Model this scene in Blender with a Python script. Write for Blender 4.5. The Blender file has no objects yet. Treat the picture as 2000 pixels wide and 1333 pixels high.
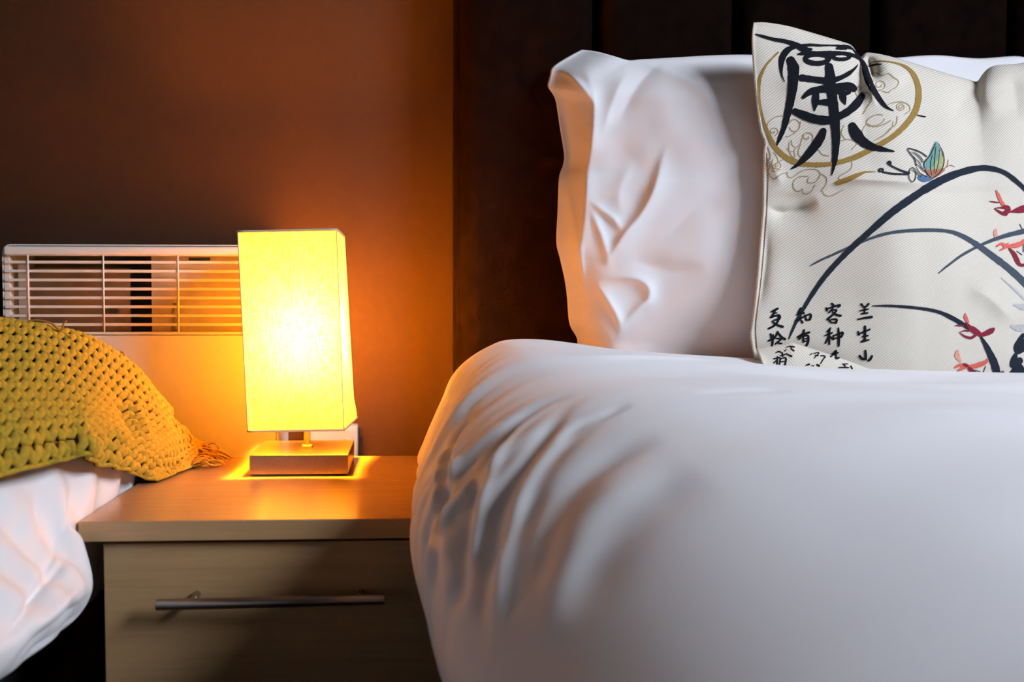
import bpy, bmesh, math, random
import numpy as np
from mathutils import Vector, Matrix
from mathutils.bvhtree import BVHTree

random.seed(7); RNG = np.random.default_rng(11)
SC = bpy.context.scene
COL = SC.collection

# ------------------------------------------------------------------ camera
FPX, CX, CY = 1700.0, 874.0, 666.5
CAM = Vector((0, 0, 0.80))
YAW, PITCH = math.radians(2.5), math.radians(2.26)
FWD = Vector((math.sin(YAW)*math.cos(PITCH), math.cos(YAW)*math.cos(PITCH), -math.sin(PITCH)))
RGT = Vector((math.cos(YAW), -math.sin(YAW), 0))
UPV = RGT.cross(FWD)
cd = bpy.data.cameras.new('camera'); cam = bpy.data.objects.new('camera', cd); COL.objects.link(cam)
cam.matrix_world = Matrix(((RGT.x, UPV.x, -FWD.x, CAM.x), (RGT.y, UPV.y, -FWD.y, CAM.y), (RGT.z, UPV.z, -FWD.z, CAM.z), (0, 0, 0, 1)))
cd.sensor_width = 36; cd.lens = 36*FPX/2000; cd.shift_x = (1000-CX)/2000; cd.shift_y = 0
cd.clip_start = 0.02
cd.dof.use_dof = True; cd.dof.focus_distance = 1.24; cd.dof.aperture_fstop = 3.5
SC.camera = cam

# ------------------------------------------------------------------ world, daylight, exposure
w = bpy.data.worlds.new('world'); SC.world = w; w.use_nodes = True
w.node_tree.nodes['Background'].inputs[0].default_value = (0.62, 0.72, 1.0, 1)
w.node_tree.nodes['Background'].inputs[1].default_value = 0.12
WIN_Y0, WIN_Y1, WIN_Z0, WIN_Z1, WIN_X = -0.95, 0.35, 1.40, 2.34, 1.78
ld = bpy.data.lights.new('window_daylight', 'AREA'); ld.shape = 'RECTANGLE'
ld.size = 1.3; ld.size_y = 1.3
ld.color = (0.80, 0.87, 1.0); ld.energy = 280
lo = bpy.data.objects.new('window_daylight', ld); COL.objects.link(lo)
lo.location = (2.40, -0.85, 2.45)   # bright sky outside the window, falling in towards the bed head
lo.rotation_euler = (Vector((0.70, 1.0, 0.80))-lo.location).to_track_quat('-Z', 'Y').to_euler()
SC.view_settings.view_transform = 'Standard'; SC.view_settings.look = 'None'
SC.view_settings.gamma = 1; SC.view_settings.use_curve_mapping = False
SC.view_settings.exposure = 0.0
SC.cycles.use_denoising = True
SC.cycles.max_bounces = 6; SC.cycles.diffuse_bounces = 4; SC.cycles.transmission_bounces = 4; SC.cycles.transparent_max_bounces = 8
LAMP_COLOR, LAMP_STRENGTH = (1.0, 0.37, 0.013), 2050.0

def ray(px, py): return FWD + RGT*((px-CX)/FPX) - UPV*((py-CY)/FPX)
def at(px, py, Y):
    d = ray(px, py); return CAM + d*((Y-CAM.y)/d.y)
def at_z(px, py, Z):
    d = ray(px, py); return CAM + d*((Z-CAM.z)/d.z)
F_, R_, U_ = (np.array(v) for v in (FWD, RGT, UPV)); C_ = np.array(CAM)
def at_np(px, py, Y):
    d = F_ + R_*((px-CX)/FPX)[..., None] - U_*((py-CY)/FPX)[..., None]
    return C_ + d*((Y-C_[1])/d[..., 1])[..., None]
def project(P):
    q = P-C_; dz = np.maximum(q@F_, 1e-3)
    return CX+FPX*(q@R_)/dz, CY-FPX*(q@U_)/dz

# ------------------------------------------------------------------ materials
def nodes(name):
    m = bpy.data.materials.new(name); m.use_nodes = True
    nt = m.node_tree; return m, nt, nt.nodes['Principled BSDF']
def N(nt, t, **kw):
    n = nt.nodes.new(t)
    for k, v in kw.items():
        if k.startswith('_'): setattr(n, k[1:], v)
        else: n.inputs[k.replace('__', ' ')].default_value = v
    return n
def plain(name, col, rough=0.6, metal=0.0, noise=0.0, nscale=40, bump=0.0, bscale=300, sheen=0.0, spec=0.5, stretch=None):
    m, nt, b = nodes(name)
    b.inputs['Base Color'].default_value = (*col, 1); b.inputs['Roughness'].default_value = rough
    b.inputs['Metallic'].default_value = metal; b.inputs['Specular IOR Level'].default_value = spec
    if sheen:
        b.inputs['Sheen Weight'].default_value = sheen; b.inputs['Sheen Roughness'].default_value = 0.4
        b.inputs['Sheen Tint'].default_value = (*[min(1, c*4+.05) for c in col], 1)
    tc = N(nt, 'ShaderNodeTexCoord'); vec = tc.outputs['Object']
    if stretch:
        mp = N(nt, 'ShaderNodeMapping'); mp.inputs['Scale'].default_value = stretch
        nt.links.new(vec, mp.inputs['Vector']); vec = mp.outputs[0]
    if noise:
        n = N(nt, 'ShaderNodeTexNoise', Scale=nscale, Detail=5.0); nt.links.new(vec, n.inputs['Vector'])
        r = N(nt, 'ShaderNodeValToRGB'); e = r.color_ramp.elements
        e[0].position, e[1].position = .3, .72
        e[0].color = (*[c*(1-noise) for c in col], 1); e[1].color = (*[min(1, c*(1+noise)) for c in col], 1)
        nt.links.new(n.outputs['Fac'], r.inputs[0]); nt.links.new(r.outputs[0], b.inputs['Base Color'])
    if bump:
        n = N(nt, 'ShaderNodeTexNoise', Scale=bscale, Detail=3.0); nt.links.new(vec, n.inputs['Vector'])
        bp = N(nt, 'ShaderNodeBump', Strength=bump, Distance=0.001)
        nt.links.new(n.outputs['Fac'], bp.inputs['Height']); nt.links.new(bp.outputs[0], b.inputs['Normal'])
    return m
def weave(name, col, scale, strength, rough=0.9, twill=False, sheen=0.15):
    """cloth: fine woven relief from the UV map, in metres"""
    m, nt, b = nodes(name)
    b.inputs['Base Color'].default_value = (*col, 1); b.inputs['Roughness'].default_value = rough
    b.inputs['Specular IOR Level'].default_value = 0.2; b.inputs['Sheen Weight'].default_value = sheen
    tc = N(nt, 'ShaderNodeTexCoord')
    if twill:
        mp = N(nt, 'ShaderNodeMapping'); mp.inputs['Rotation'].default_value = (0, 0, math.radians(50))
        nt.links.new(tc.outputs['UV'], mp.inputs['Vector'])
        a = N(nt, 'ShaderNodeTexWave', Scale=scale, Distortion=0.6); a.inputs['Detail'].default_value = 1.0
        nt.links.new(mp.outputs[0], a.inputs['Vector']); h = a.outputs['Fac']
        r = N(nt, 'ShaderNodeValToRGB'); e = r.color_ramp.elements
        e[0].color = (*[c*.80 for c in col], 1); e[1].color = (*col, 1)
        nt.links.new(h, r.inputs[0]); nt.links.new(r.outputs[0], b.inputs['Base Color'])
    else:
        n = N(nt, 'ShaderNodeTexNoise', Scale=scale, Detail=2.0); nt.links.new(tc.outputs['UV'], n.inputs['Vector']); h = n.outputs['Fac']
    bp = N(nt, 'ShaderNodeBump', Strength=strength, Distance=0.0006)
    nt.links.new(h, bp.inputs['Height']); nt.links.new(bp.outputs[0], b.inputs['Normal'])
    return m
def emission(name, col, s):
    m = bpy.data.materials.new(name); m.use_nodes = True; nt = m.node_tree; nt.nodes.clear()
    e = N(nt, 'ShaderNodeEmission', Color=(*col, 1), Strength=s); o = N(nt, 'ShaderNodeOutputMaterial')
    nt.links.new(e.outputs[0], o.inputs[0]); return m

M = {}
M['wall'] = plain('taupe_wall_paint', (0.045, 0.0185, 0.0078), 0.7, noise=.06, nscale=60, bump=.35, bscale=420, spec=.25)
M['ceiling'] = plain('ceiling_paint', (0.16, 0.15, 0.14), 0.9)
M['floor'] = plain('dark_carpet', (0.018, 0.015, 0.014), 1.0, noise=.3, nscale=300, bump=.6, bscale=700, spec=.1)
M['white_paint'] = plain('white_enamel', (0.80, 0.76, 0.70), 0.38, bump=.05, bscale=80)
M['grille'] = plain('cream_coated_wire', (0.78, 0.72, 0.64), 0.4)
M['inner_metal'] = plain('galvanised_inner_metal', (0.50, 0.42, 0.33), 0.5, noise=.12, nscale=25)
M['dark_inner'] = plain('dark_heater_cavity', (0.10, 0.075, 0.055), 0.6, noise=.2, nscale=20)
M['black'] = plain('black_plastic', (0.012, 0.012, 0.012), 0.5)
M['plastic'] = plain('white_socket_plastic', (0.82, 0.78, 0.70), 0.35)
def wood(name, c0, c1, rough):
    m, nt, b = nodes(name); b.inputs['Roughness'].default_value = rough
    tc = N(nt, 'ShaderNodeTexCoord'); mp = N(nt, 'ShaderNodeMapping'); mp.inputs['Scale'].default_value = (3.0, 55, 55)
    nt.links.new(tc.outputs['Object'], mp.inputs['Vector'])
    n = N(nt, 'ShaderNodeTexNoise', Scale=2.2, Detail=8.0, Roughness=.65); n.inputs['Distortion'].default_value = .6
    nt.links.new(mp.outputs[0], n.inputs['Vector'])
    n2 = N(nt, 'ShaderNodeTexNoise', Scale=6.0, Detail=3.0); nt.links.new(tc.outputs['Object'], n2.inputs['Vector'])
    ad = N(nt, 'ShaderNodeMath', _operation='MULTIPLY_ADD'); ad.inputs[1].default_value = .35
    nt.links.new(n2.outputs['Fac'], ad.inputs[0]); nt.links.new(n.outputs['Fac'], ad.inputs[2])
    r = N(nt, 'ShaderNodeValToRGB'); e = r.color_ramp.elements
    e[0].position, e[1].position = .42, .88; e[0].color = (*c0, 1); e[1].color = (*c1, 1)
    nt.links.new(ad.outputs[0], r.inputs[0]); nt.links.new(r.outputs[0], b.inputs['Base Color'])
    bp = N(nt, 'ShaderNodeBump', Strength=.08, Distance=.0005); nt.links.new(n.outputs['Fac'], bp.inputs['Height'])
    nt.links.new(bp.outputs[0], b.inputs['Normal']); return m
M['wood'] = wood('pale_beech_laminate', (0.37, 0.218, 0.098), (0.45, 0.28, 0.138), 0.23)
M['nickel'] = plain('brushed_nickel', (0.42, 0.37, 0.33), 0.34, 1.0, bump=.1, bscale=60, stretch=(4, 200, 200))
M['lamp_base'] = plain('satin_metal_lamp_base', (0.42, 0.34, 0.26), 0.30, 0.9, noise=.08, nscale=420, bump=.12, bscale=700)
M['velvet'] = plain('dark_brown_velvet', (0.0055, 0.0024, 0.0016), 0.9, noise=.35, nscale=35, bump=.4, bscale=900, sheen=.0, spec=.03)
M['linen'] = weave('white_cotton', (0.80, 0.79, 0.80), 900, .10)
M['cushion'] = weave('cream_linen_twill', (0.70, 0.64, 0.545), 115, .55, twill=True)
M['mattress'] = plain('white_mattress_ticking', (0.6, 0.6, 0.6), .9, bump=.2, bscale=200)
M['divan'] = plain('black_divan_fabric', (0.012, 0.011, 0.011), .95, bump=.3, bscale=500, spec=.1)
M['yarn'] = plain('mustard_yarn', (0.46, 0.30, 0.030), .95, noise=.22, nscale=160, bump=.8, bscale=1500, sheen=.2, spec=.15)
M['gap_shade'] = plain('mustard_gap_shade', (0.22, 0.135, 0.016), 1.0, noise=.3, nscale=200, spec=.05)  # yarn colour darkened, shade painted in for the stitch gaps
M['fringe'] = plain('mustard_fringe_yarn', (0.34, 0.20, 0.028), .95, noise=.2, nscale=200, spec=.1)
def ink(name, col, r=.9): return plain(name, col, r, noise=.12, nscale=250, spec=.1)
M['ink'] = ink('black_brush_ink', (0.008, 0.009, 0.013))
M['gold'] = ink('ochre_print', (0.30, 0.185, 0.052))
M['goldline'] = ink('fine_brown_print', (0.36, 0.27, 0.15))
M['leaf'] = ink('blue_black_leaf_print', (0.018, 0.024, 0.036))
M['leaf_grey'] = ink('slate_leaf_print', (0.060, 0.078, 0.10))
M['pale_grey'] = ink('pale_grey_wash_print', (0.44, 0.44, 0.43))
M['crimson'] = ink('crimson_petal_print', (0.22, 0.022, 0.040))
M['coral'] = ink('coral_petal_print', (0.62, 0.13, 0.10))
M['pink'] = ink('pale_coral_petal_print', (0.66, 0.30, 0.22))
M['teal'] = ink('teal_wing_print', (0.15, 0.30, 0.27))
M['olive'] = ink('olive_wing_print', (0.33, 0.36, 0.17))
M['rust'] = ink('rust_wing_print', (0.34, 0.15, 0.09))
M['blue'] = ink('blue_wing_print', (0.08, 0.15, 0.27))
M['thread'] = ink('tan_seam_thread', (0.20, 0.11, 0.045))

def shade_material():
    m = bpy.data.materials.new('cream_linen_lampshade'); m.use_nodes = True; nt = m.node_tree; nt.nodes.clear()
    tc = N(nt, 'ShaderNodeTexCoord')
    def tx(sc, scale):
        mp = N(nt, 'ShaderNodeMapping'); mp.inputs['Scale'].default_value = sc; nt.links.new(tc.outputs['Object'], mp.inputs['Vector'])
        n = N(nt, 'ShaderNodeTexNoise', Scale=scale, Detail=3.0); nt.links.new(mp.outputs[0], n.inputs['Vector']); return n
    a = tx((60, 60, 900), 1.0); b = tx((700, 700, 60), 1.0)
    ad = N(nt, 'ShaderNodeMath', _operation='ADD'); nt.links.new(a.outputs['Fac'], ad.inputs[0]); nt.links.new(b.outputs['Fac'], ad.inputs[1])
    r = N(nt, 'ShaderNodeValToRGB'); e = r.color_ramp.elements; e[0].position, e[1].position = .75/2, 1.25/2
    e[0].color = (.55, .40, .12, 1); e[1].color = (.82, .71, .42, 1)
    hf = N(nt, 'ShaderNodeMath', _operation='MULTIPLY'); hf.inputs[1].default_value = .5
    nt.links.new(ad.outputs[0], hf.inputs[0]); nt.links.new(hf.outputs[0], r.inputs[0])
    d = N(nt, 'ShaderNodeBsdfDiffuse'); t = N(nt, 'ShaderNodeBsdfTranslucent'); mx = N(nt, 'ShaderNodeMixShader', Fac=.5)
    nt.links.new(r.outputs[0], d.inputs['Color']); nt.links.new(r.outputs[0], t.inputs['Color'])
    nt.links.new(d.outputs[0], mx.inputs[1]); nt.links.new(t.outputs[0], mx.inputs[2])
    o = N(nt, 'ShaderNodeOutputMaterial'); nt.links.new(mx.outputs[0], o.inputs[0]); return m
M['shade'] = shade_material()
M['shade_trim'] = plain('folded_cream_hem', (0.52, 0.44, 0.32), .9)
M['bulb'] = emission('lit_bulb', LAMP_COLOR, LAMP_STRENGTH)
def pane_material():
    m = bpy.data.materials.new('window_glass'); m.use_nodes = True; nt = m.node_tree; nt.nodes.clear()
    t = N(nt, 'ShaderNodeBsdfTransparent'); g = N(nt, 'ShaderNodeBsdfGlossy', Roughness=.02)
    mx = N(nt, 'ShaderNodeMixShader', Fac=.05); o = N(nt, 'ShaderNodeOutputMaterial')
    nt.links.new(t.outputs[0], mx.inputs[1]); nt.links.new(g.outputs[0], mx.inputs[2]); nt.links.new(mx.outputs[0], o.inputs[0])
    return m
M['glass'] = pane_material()

# ------------------------------------------------------------------ object helpers
def tag(o, label=None, cat=None, group=None, kind=None):
    if label: o['label'] = label
    if cat: o['category'] = cat
    if group: o['group'] = group
    if kind: o['kind'] = kind
    return o
def empty(name, loc, label, cat):
    o = bpy.data.objects.new(name, None); COL.objects.link(o); o.location = loc; o.empty_display_size = .05
    return tag(o, label, cat)
def link(name, me, mat, parent=None, smooth=False):
    if mat is not None and not me.materials: me.materials.append(mat)
    o = bpy.data.objects.new(name, me); COL.objects.link(o)
    if smooth:
        me.polygons.foreach_set('use_smooth', [True]*len(me.polygons))
    if parent is not None:
        o.parent = parent; o.matrix_parent_inverse = Matrix.Translation(-parent.location) if parent.parent is None else Matrix.Translation(-parent.matrix_world.translation)
        # geometry is authored in world space, so cancel the parent's offset
        if parent.type == 'MESH': o.matrix_parent_inverse = Matrix.Identity(4)
    return o
def box_bm(bm, lo, hi):
    x0, y0, z0 = lo; x1, y1, z1 = hi
    v = [bm.verts.new(p) for p in ((x0,y0,z0),(x1,y0,z0),(x1,y1,z0),(x0,y1,z0),(x0,y0,z1),(x1,y0,z1),(x1,y1,z1),(x0,y1,z1))]
    for f in ((0,3,2,1),(4,5,6,7),(0,1,5,4),(1,2,6,5),(2,3,7,6),(3,0,4,7)): bm.faces.new([v[i] for i in f])
def box(name, lo, hi, mat, parent=None, bevel=0.0, seg=2):
    bm = bmesh.new(); box_bm(bm, lo, hi)
    if bevel: bmesh.ops.bevel(bm, geom=bm.edges[:], offset=bevel, segments=seg, affect='EDGES', profile=.5)
    me = bpy.data.meshes.new(name); bm.to_mesh(me); bm.free()
    return link(name, me, mat, parent, smooth=False)
def tube_arrays(pts, rad, n=8, cap=True):
    pts = np.asarray(pts, float); k = len(pts); rad = np.broadcast_to(np.asarray(rad, float), (k,))
    t = np.gradient(pts, axis=0); t /= np.linalg.norm(t, axis=1)[:, None]+1e-12
    ref = np.array([0, 0, 1.0]) if abs(t[0][2]) < .9 else np.array([1.0, 0, 0])
    V = []
    for i in range(k):
        a = np.cross(t[i], ref); a /= np.linalg.norm(a)+1e-12; b = np.cross(t[i], a); ref = -b if i == 0 else ref
        an = np.linspace(0, 2*np.pi, n, endpoint=False)
        V.append(pts[i]+rad[i]*(np.cos(an)[:, None]*a+np.sin(an)[:, None]*b))
    F = [(i*n+j, i*n+(j+1) % n, (i+1)*n+(j+1) % n, (i+1)*n+j) for i in range(k-1) for j in range(n)]
    if cap: F += [tuple(range(n-1, -1, -1)), tuple((k-1)*n+j for j in range(n))]
    return np.concatenate(V), F
def mesh(name, V, F):
    me = bpy.data.meshes.new(name); me.from_pydata([tuple(map(float, v)) for v in V], [], F); me.update(); return me
def tube(name, pts, rad, mat, parent=None, n=10):
    V, F = tube_arrays(pts, rad, n); return link(name, mesh(name, V, F), mat, parent, smooth=True)
def cyl(name, a, b, r, mat, parent=None, n=24, bevel=.0):
    a, b = np.array(a, float), np.array(b, float)
    if bevel:
        d = (b-a)/np.linalg.norm(b-a)
        return tube(name, [a, a+d*bevel*.3, a+d*bevel, b-d*bevel, b-d*bevel*.3, b], [r-bevel, r-bevel*.3, r, r, r-bevel*.3, r-bevel], mat, parent, n)
    return tube(name, [a, b], r, mat, parent, n)
def grid_faces(nu, nv, off=0):
    i, j = np.meshgrid(np.arange(nu-1), np.arange(nv-1), indexing='ij')
    a = (i*nv+j).ravel()+off
    return np.stack([a, a+nv, a+nv+1, a+1], 1)
def grid_mesh(name, P, uv=None, faces_extra=None):
    """P: (nu, nv, 3)"""
    nu, nv = P.shape[:2]; V = P.reshape(-1, 3); F = grid_faces(nu, nv)
    me = bpy.data.meshes.new(name)
    me.vertices.add(len(V)); me.vertices.foreach_set('co', V.ravel().astype(np.float32))
    me.loops.add(F.size); me.loops.foreach_set('vertex_index', F.ravel().astype(np.int32))
    me.polygons.add(len(F)); me.polygons.foreach_set('loop_start', np.arange(0, F.size, 4, dtype=np.int32))
    me.polygons.foreach_set('loop_total', np.full(len(F), 4, np.int32))
    me.update(calc_edges=True)
    if uv is not None:
        l = me.uv_layers.new(name='UVMap'); l.data.foreach_set('uv', uv.reshape(-1, 2)[F.ravel()].ravel().astype(np.float32))
    me.polygons.foreach_set('use_smooth', np.ones(len(F), bool)); me.validate()
    return me
def grid_normals(P):
    du = np.gradient(P, axis=0); dv = np.gradient(P, axis=1); n = np.cross(du, dv)
    return n/(np.linalg.norm(n, axis=-1)[..., None]+1e-12)
def crom(pts, m):
    """Catmull-Rom through the rows of pts (k, ...) resampled evenly in parameter to m"""
    pts = np.asarray(pts, float); k = len(pts)
    t = np.linspace(0, k-1, m); i = np.clip(t.astype(int), 0, k-2); f = (t-i).reshape((-1,)+(1,)*(pts.ndim-1))
    p0 = pts[np.maximum(i-1, 0)]; p1 = pts[i]; p2 = pts[i+1]; p3 = pts[np.minimum(i+2, k-1)]
    return .5*((2*p1)+(-p0+p2)*f+(2*p0-5*p1+4*p2-p3)*f**2+(-p0+3*p1-3*p2+p3)*f**3)
def arc_resample(pts, m):
    pts = np.asarray(pts, float); d = np.concatenate([[0], np.cumsum(np.linalg.norm(np.diff(pts[:, :2], axis=0), axis=1))]); d /= d[-1]
    t = np.linspace(0, 1, m); return np.stack([np.interp(t, d, pts[:, c]) for c in range(pts.shape[1])], 1)
def smooth_curve(pts, m): return arc_resample(crom(pts, len(pts)*24), m)
def seg_dist(px, py, pts):
    """distance in pixels to a polyline, with the position 0..1 along it and the signed side"""
    best = np.full(px.shape, 1e9); pos = np.zeros(px.shape); side = np.zeros(px.shape)
    n = len(pts)-1
    for i in range(n):
        (x0, y0), (x1, y1) = pts[i], pts[i+1]; dx, dy = x1-x0, y1-y0; L = dx*dx+dy*dy+1e-9
        t = np.clip(((px-x0)*dx+(py-y0)*dy)/L, 0, 1); ex = px-(x0+t*dx); ey = py-(y0+t*dy)
        d = np.hypot(ex, ey); k = d < best
        best = np.where(k, d, best); pos = np.where(k, (i+t)/n, pos); side = np.where(k, np.sign(dx*ey-dy*ex), side)
    return best, pos, side
def ridges(px, py, lst):
    """sum of creases: (points, height in metres, width px [, width px on the other side])"""
    out = np.zeros(px.shape)
    for r in lst:
        pts, a, w1 = r[0], r[1], r[2]; w2 = r[3] if len(r) > 3 else w1
        if len(pts) > 2: pts = [tuple(q) for q in smooth_curve(pts, len(pts)*5)]
        d, pos, s = seg_dist(px, py, pts); ww = np.where(s > 0, w1, w2)
        taper = np.clip(np.minimum(pos, 1-pos)/.36, 0, 1); taper = taper*taper*(3-2*taper)
        out += a*np.exp(-(d/ww)**1.35)*taper*(d < 4*max(w1, w2))
    return out
def ridges3d(P, px, py, facing, lst):
    """creases that run over a surface: pixel polyline -> points on the surface -> distance in metres"""
    out = np.zeros(px.shape); Pv = P.reshape(-1, 3)
    for pts, a, wd in lst:
        q = []
        for (x, y) in smooth_curve(pts, max(8, len(pts)*4)):
            k = np.argmin(np.where(facing, (px-x)**2+(py-y)**2, 1e12)); q.append(Pv[k])
        q = np.array(q); ker = np.array([1, 2, 3, 2, 1.])/9
        q = np.stack([np.convolve(np.pad(q[:, c], 2, mode='edge'), ker, 'valid') for c in range(3)], 1)
        best = np.full(len(Pv), 1e9); pos = np.zeros(len(Pv)); n = len(q)-1
        for i in range(n):
            d = q[i+1]-q[i]; t = np.clip(((Pv-q[i])@d)/(d@d+1e-12), 0, 1); e = np.linalg.norm(Pv-q[i]-t[:, None]*d, axis=1)
            k = e < best; best = np.where(k, e, best); pos = np.where(k, (i+t)/n, pos)
        tp = np.clip(np.minimum(pos, 1-pos)/.3, 0, 1); tp = tp*tp*(3-2*tp)
        out += (a*np.exp(-(best/wd)**2)*tp).reshape(px.shape)
    return out
def sstep(x): x = np.clip(x, 0, 1); return x*x*(3-2*x)
def vnoise(x, y, seed=0):
    """smooth value noise"""
    r = np.random.default_rng(seed).random((64, 64)); xi = np.floor(x).astype(int); yi = np.floor(y).astype(int)
    fx, fy = x-xi, y-yi; fx = fx*fx*(3-2*fx); fy = fy*fy*(3-2*fy); g = lambda a, b: r[a % 64, b % 64]
    return (g(xi, yi)*(1-fx)+g(xi+1, yi)*fx)*(1-fy)+(g(xi, yi+1)*(1-fx)+g(xi+1, yi+1)*fx)*fy-.5
def coons(L, Rr, B, T, nu, nv):
    L, Rr = smooth_curve(L, nv), smooth_curve(Rr, nv)
    def by_x(c):
        c = crom(c, len(c)*24); x = np.linspace(c[0, 0], c[-1, 0], nu); return np.stack([x, np.interp(x, np.maximum.accumulate(c[:, 0]), c[:, 1])], 1)
    B, T = by_x(B), by_x(T)
    # sharp dips of the upper seam stay near the seam instead of running down the whole face
    res = T[:, 1]-np.interp(T[:, 0], T[[0, -1], 0], T[[0, -1], 1]); ker = np.hanning(nu//3); ker /= ker.sum()
    sm = np.convolve(res, ker, 'same')*np.sin(np.pi*np.linspace(0, 1, nu))**.3; dev = res-sm; T[:, 1] -= dev
    u = np.linspace(0, 1, nu)[:, None, None]; v = np.linspace(0, 1, nv)[None, :, None]
    S = (1-u)*L[None]+u*Rr[None]+(1-v)*B[:, None]+v*T[:, None]
    S = S-((1-u)*(1-v)*B[0]+u*(1-v)*B[-1]+(1-u)*v*T[0]+u*v*T[-1])
    S[..., 1] += dev[:, None]*v[..., 0]**6
    return S

# ------------------------------------------------------------------ the room
WALL_Y, LEFT_X, FRONT_Y, CEIL_Z = 1.58, -1.55, -2.3, 2.45
def struct(o, parent=None):
    o['kind'] = 'structure'; return o
struct(box('floor', (LEFT_X, FRONT_Y, -.08), (WIN_X, WALL_Y, 0), M['floor']))
struct(box('ceiling', (LEFT_X, FRONT_Y, CEIL_Z), (WIN_X, WALL_Y, CEIL_Z+.08), M['ceiling']))
struct(box('wall_back', (LEFT_X-.1, WALL_Y, 0), (WIN_X+.1, WALL_Y+.1, CEIL_Z), M['wall']))
struct(box('wall_left', (LEFT_X-.1, FRONT_Y, 0), (LEFT_X, WALL_Y, CEIL_Z), M['wall']))
struct(box('wall_front', (LEFT_X-.1, FRONT_Y-.1, 0), (WIN_X+.1, FRONT_Y, CEIL_Z), M['wall']))
bm = bmesh.new()
for lo_, hi_ in (((WIN_X, FRONT_Y, 0), (WIN_X+.1, WALL_Y, WIN_Z0)), ((WIN_X, FRONT_Y, WIN_Z1), (WIN_X+.1, WALL_Y, CEIL_Z)),
                 ((WIN_X, FRONT_Y, WIN_Z0), (WIN_X+.1, WIN_Y0, WIN_Z1)), ((WIN_X, WIN_Y1, WIN_Z0), (WIN_X+.1, WALL_Y, WIN_Z1))):
    box_bm(bm, lo_, hi_)
me = bpy.data.meshes.new('wall_right'); bm.to_mesh(me); bm.free(); struct(link('wall_right', me, M['wall']))
struct(box('baseboard_back', (LEFT_X, WALL_Y-.015, 0), (WIN_X, WALL_Y, .09), M['white_paint'], bevel=.003))
win = bpy.data.objects.new('window_1', None); COL.objects.link(win); win.location = (WIN_X+.05, (WIN_Y0+WIN_Y1)/2, WIN_Z0); win['kind'] = 'structure'
ym = (WIN_Y0+WIN_Y1)/2
for lo_, hi_ in (((WIN_X+.03, WIN_Y0, WIN_Z0), (WIN_X+.08, WIN_Y1, WIN_Z0+.04)), ((WIN_X+.03, WIN_Y0, WIN_Z1-.04), (WIN_X+.08, WIN_Y1, WIN_Z1)),
                 ((WIN_X+.03, WIN_Y0, WIN_Z0+.04), (WIN_X+.08, WIN_Y0+.04, WIN_Z1-.04)), ((WIN_X+.03, WIN_Y1-.04, WIN_Z0+.04), (WIN_X+.08, WIN_Y1, WIN_Z1-.04)),
                 ((WIN_X+.03, ym-.02, WIN_Z0+.04), (WIN_X+.08, ym+.02, WIN_Z1-.04))):
    box('window_frame', lo_, hi_, M['white_paint'], win, bevel=.004)
for y0, y1 in ((WIN_Y0+.04, ym-.02), (ym+.02, WIN_Y1-.04)):
    box('pane', (WIN_X+.053, y0, WIN_Z0+.04), (WIN_X+.057, y1, WIN_Z1-.04), M['glass'], win)
box('window_sill', (WIN_X-.06, WIN_Y0-.03, WIN_Z0-.03), (WIN_X+.03, WIN_Y1+.03, WIN_Z0), M['white_paint'], win, bevel=.004)

# ------------------------------------------------------------------ headboard
HB_Y = 1.455
x0 = at(884, 300, WALL_Y).x
hb = empty('headboard', (x0+.8, WALL_Y, .3), 'tall dark brown velvet headboard with upright padded panels behind the white pillow', 'headboard')
edges = [x0+.006] + [at(p, 300, HB_Y).x for p in (1165, 1440)]; pw = edges[2]-edges[1]
while edges[-1] < x0+1.5: edges.append(edges[-1]+pw)
def pad(name, xa, xb, za, zb, yb, yf, r, parent):
    nu, nv = 28, 40
    u = np.linspace(-1, 1, nu)[:, None]; v = np.linspace(-1, 1, nv)[None, :]
    u = np.sign(u)*np.abs(u)**.75; v = np.sign(v)*np.abs(v)**.5
    X = (xa+xb)/2+u*(xb-xa)/2+v*0; Z = (za+zb)/2+v*(zb-za)/2+u*0
    ex = np.clip((1-np.abs(u))*(xb-xa)/2/r, 0, 1); ez = np.clip((1-np.abs(v))*(zb-za)/2/r, 0, 1)
    prof = np.sqrt(1-(1-ex)**2)*np.sqrt(1-(1-ez)**2)
    Y = yb+(yf-yb)*prof - .004*(1-u**2)*prof
    P = np.stack([X, Y, Z], -1)[:, ::-1]
    return link(name, grid_mesh(name, P), M['velvet'], parent, smooth=True)
box('backing_board', (x0, HB_Y+.03, .30), (edges[-1]+.003, WALL_Y-.001, 1.62), M['velvet'], hb, bevel=.012, seg=3)
for a, b in zip(edges[:-1], edges[1:]):
    pad('padded_panel', a+.0006, b-.0006, .31, 1.615, HB_Y+.035, HB_Y, .035, hb)

# ------------------------------------------------------------------ nightstand
TOP_Z = at(152, 1020, 1.0).z
TX0 = at(152, 1020, 1.0).x; TX1 = 0.052; TY0, TY1 = 1.0, 1.425
BX0 = at(200, 1068, 1.012).x; BX1 = at(862, 1300, 1.012).x
ns = empty('nightstand', ((TX0+TX1)/2, (TY0+TY1)/2, 0), 'pale beech bedside table with a long bar handle between the two beds', 'nightstand')
TH = .0235
box('table_top', (TX0, TY0, TOP_Z-TH), (TX1, TY1, TOP_Z), M['wood'], ns, bevel=.0012)
BZ = TOP_Z-TH
box('side_panel', (BX0, 1.032, 0), (BX0+.018, TY1-.01, BZ), M['wood'], ns, bevel=.001)
box('side_panel', (BX1-.018, 1.032, 0), (BX1, TY1-.01, BZ), M['wood'], ns, bevel=.001)
box('back_panel', (BX0+.018, TY1-.02, .02), (BX1-.018, TY1-.012, BZ), M['wood'], ns)
box('bottom_panel', (BX0+.018, 1.032, .05), (BX1-.018, TY1-.02, .066), M['wood'], ns)
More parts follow.
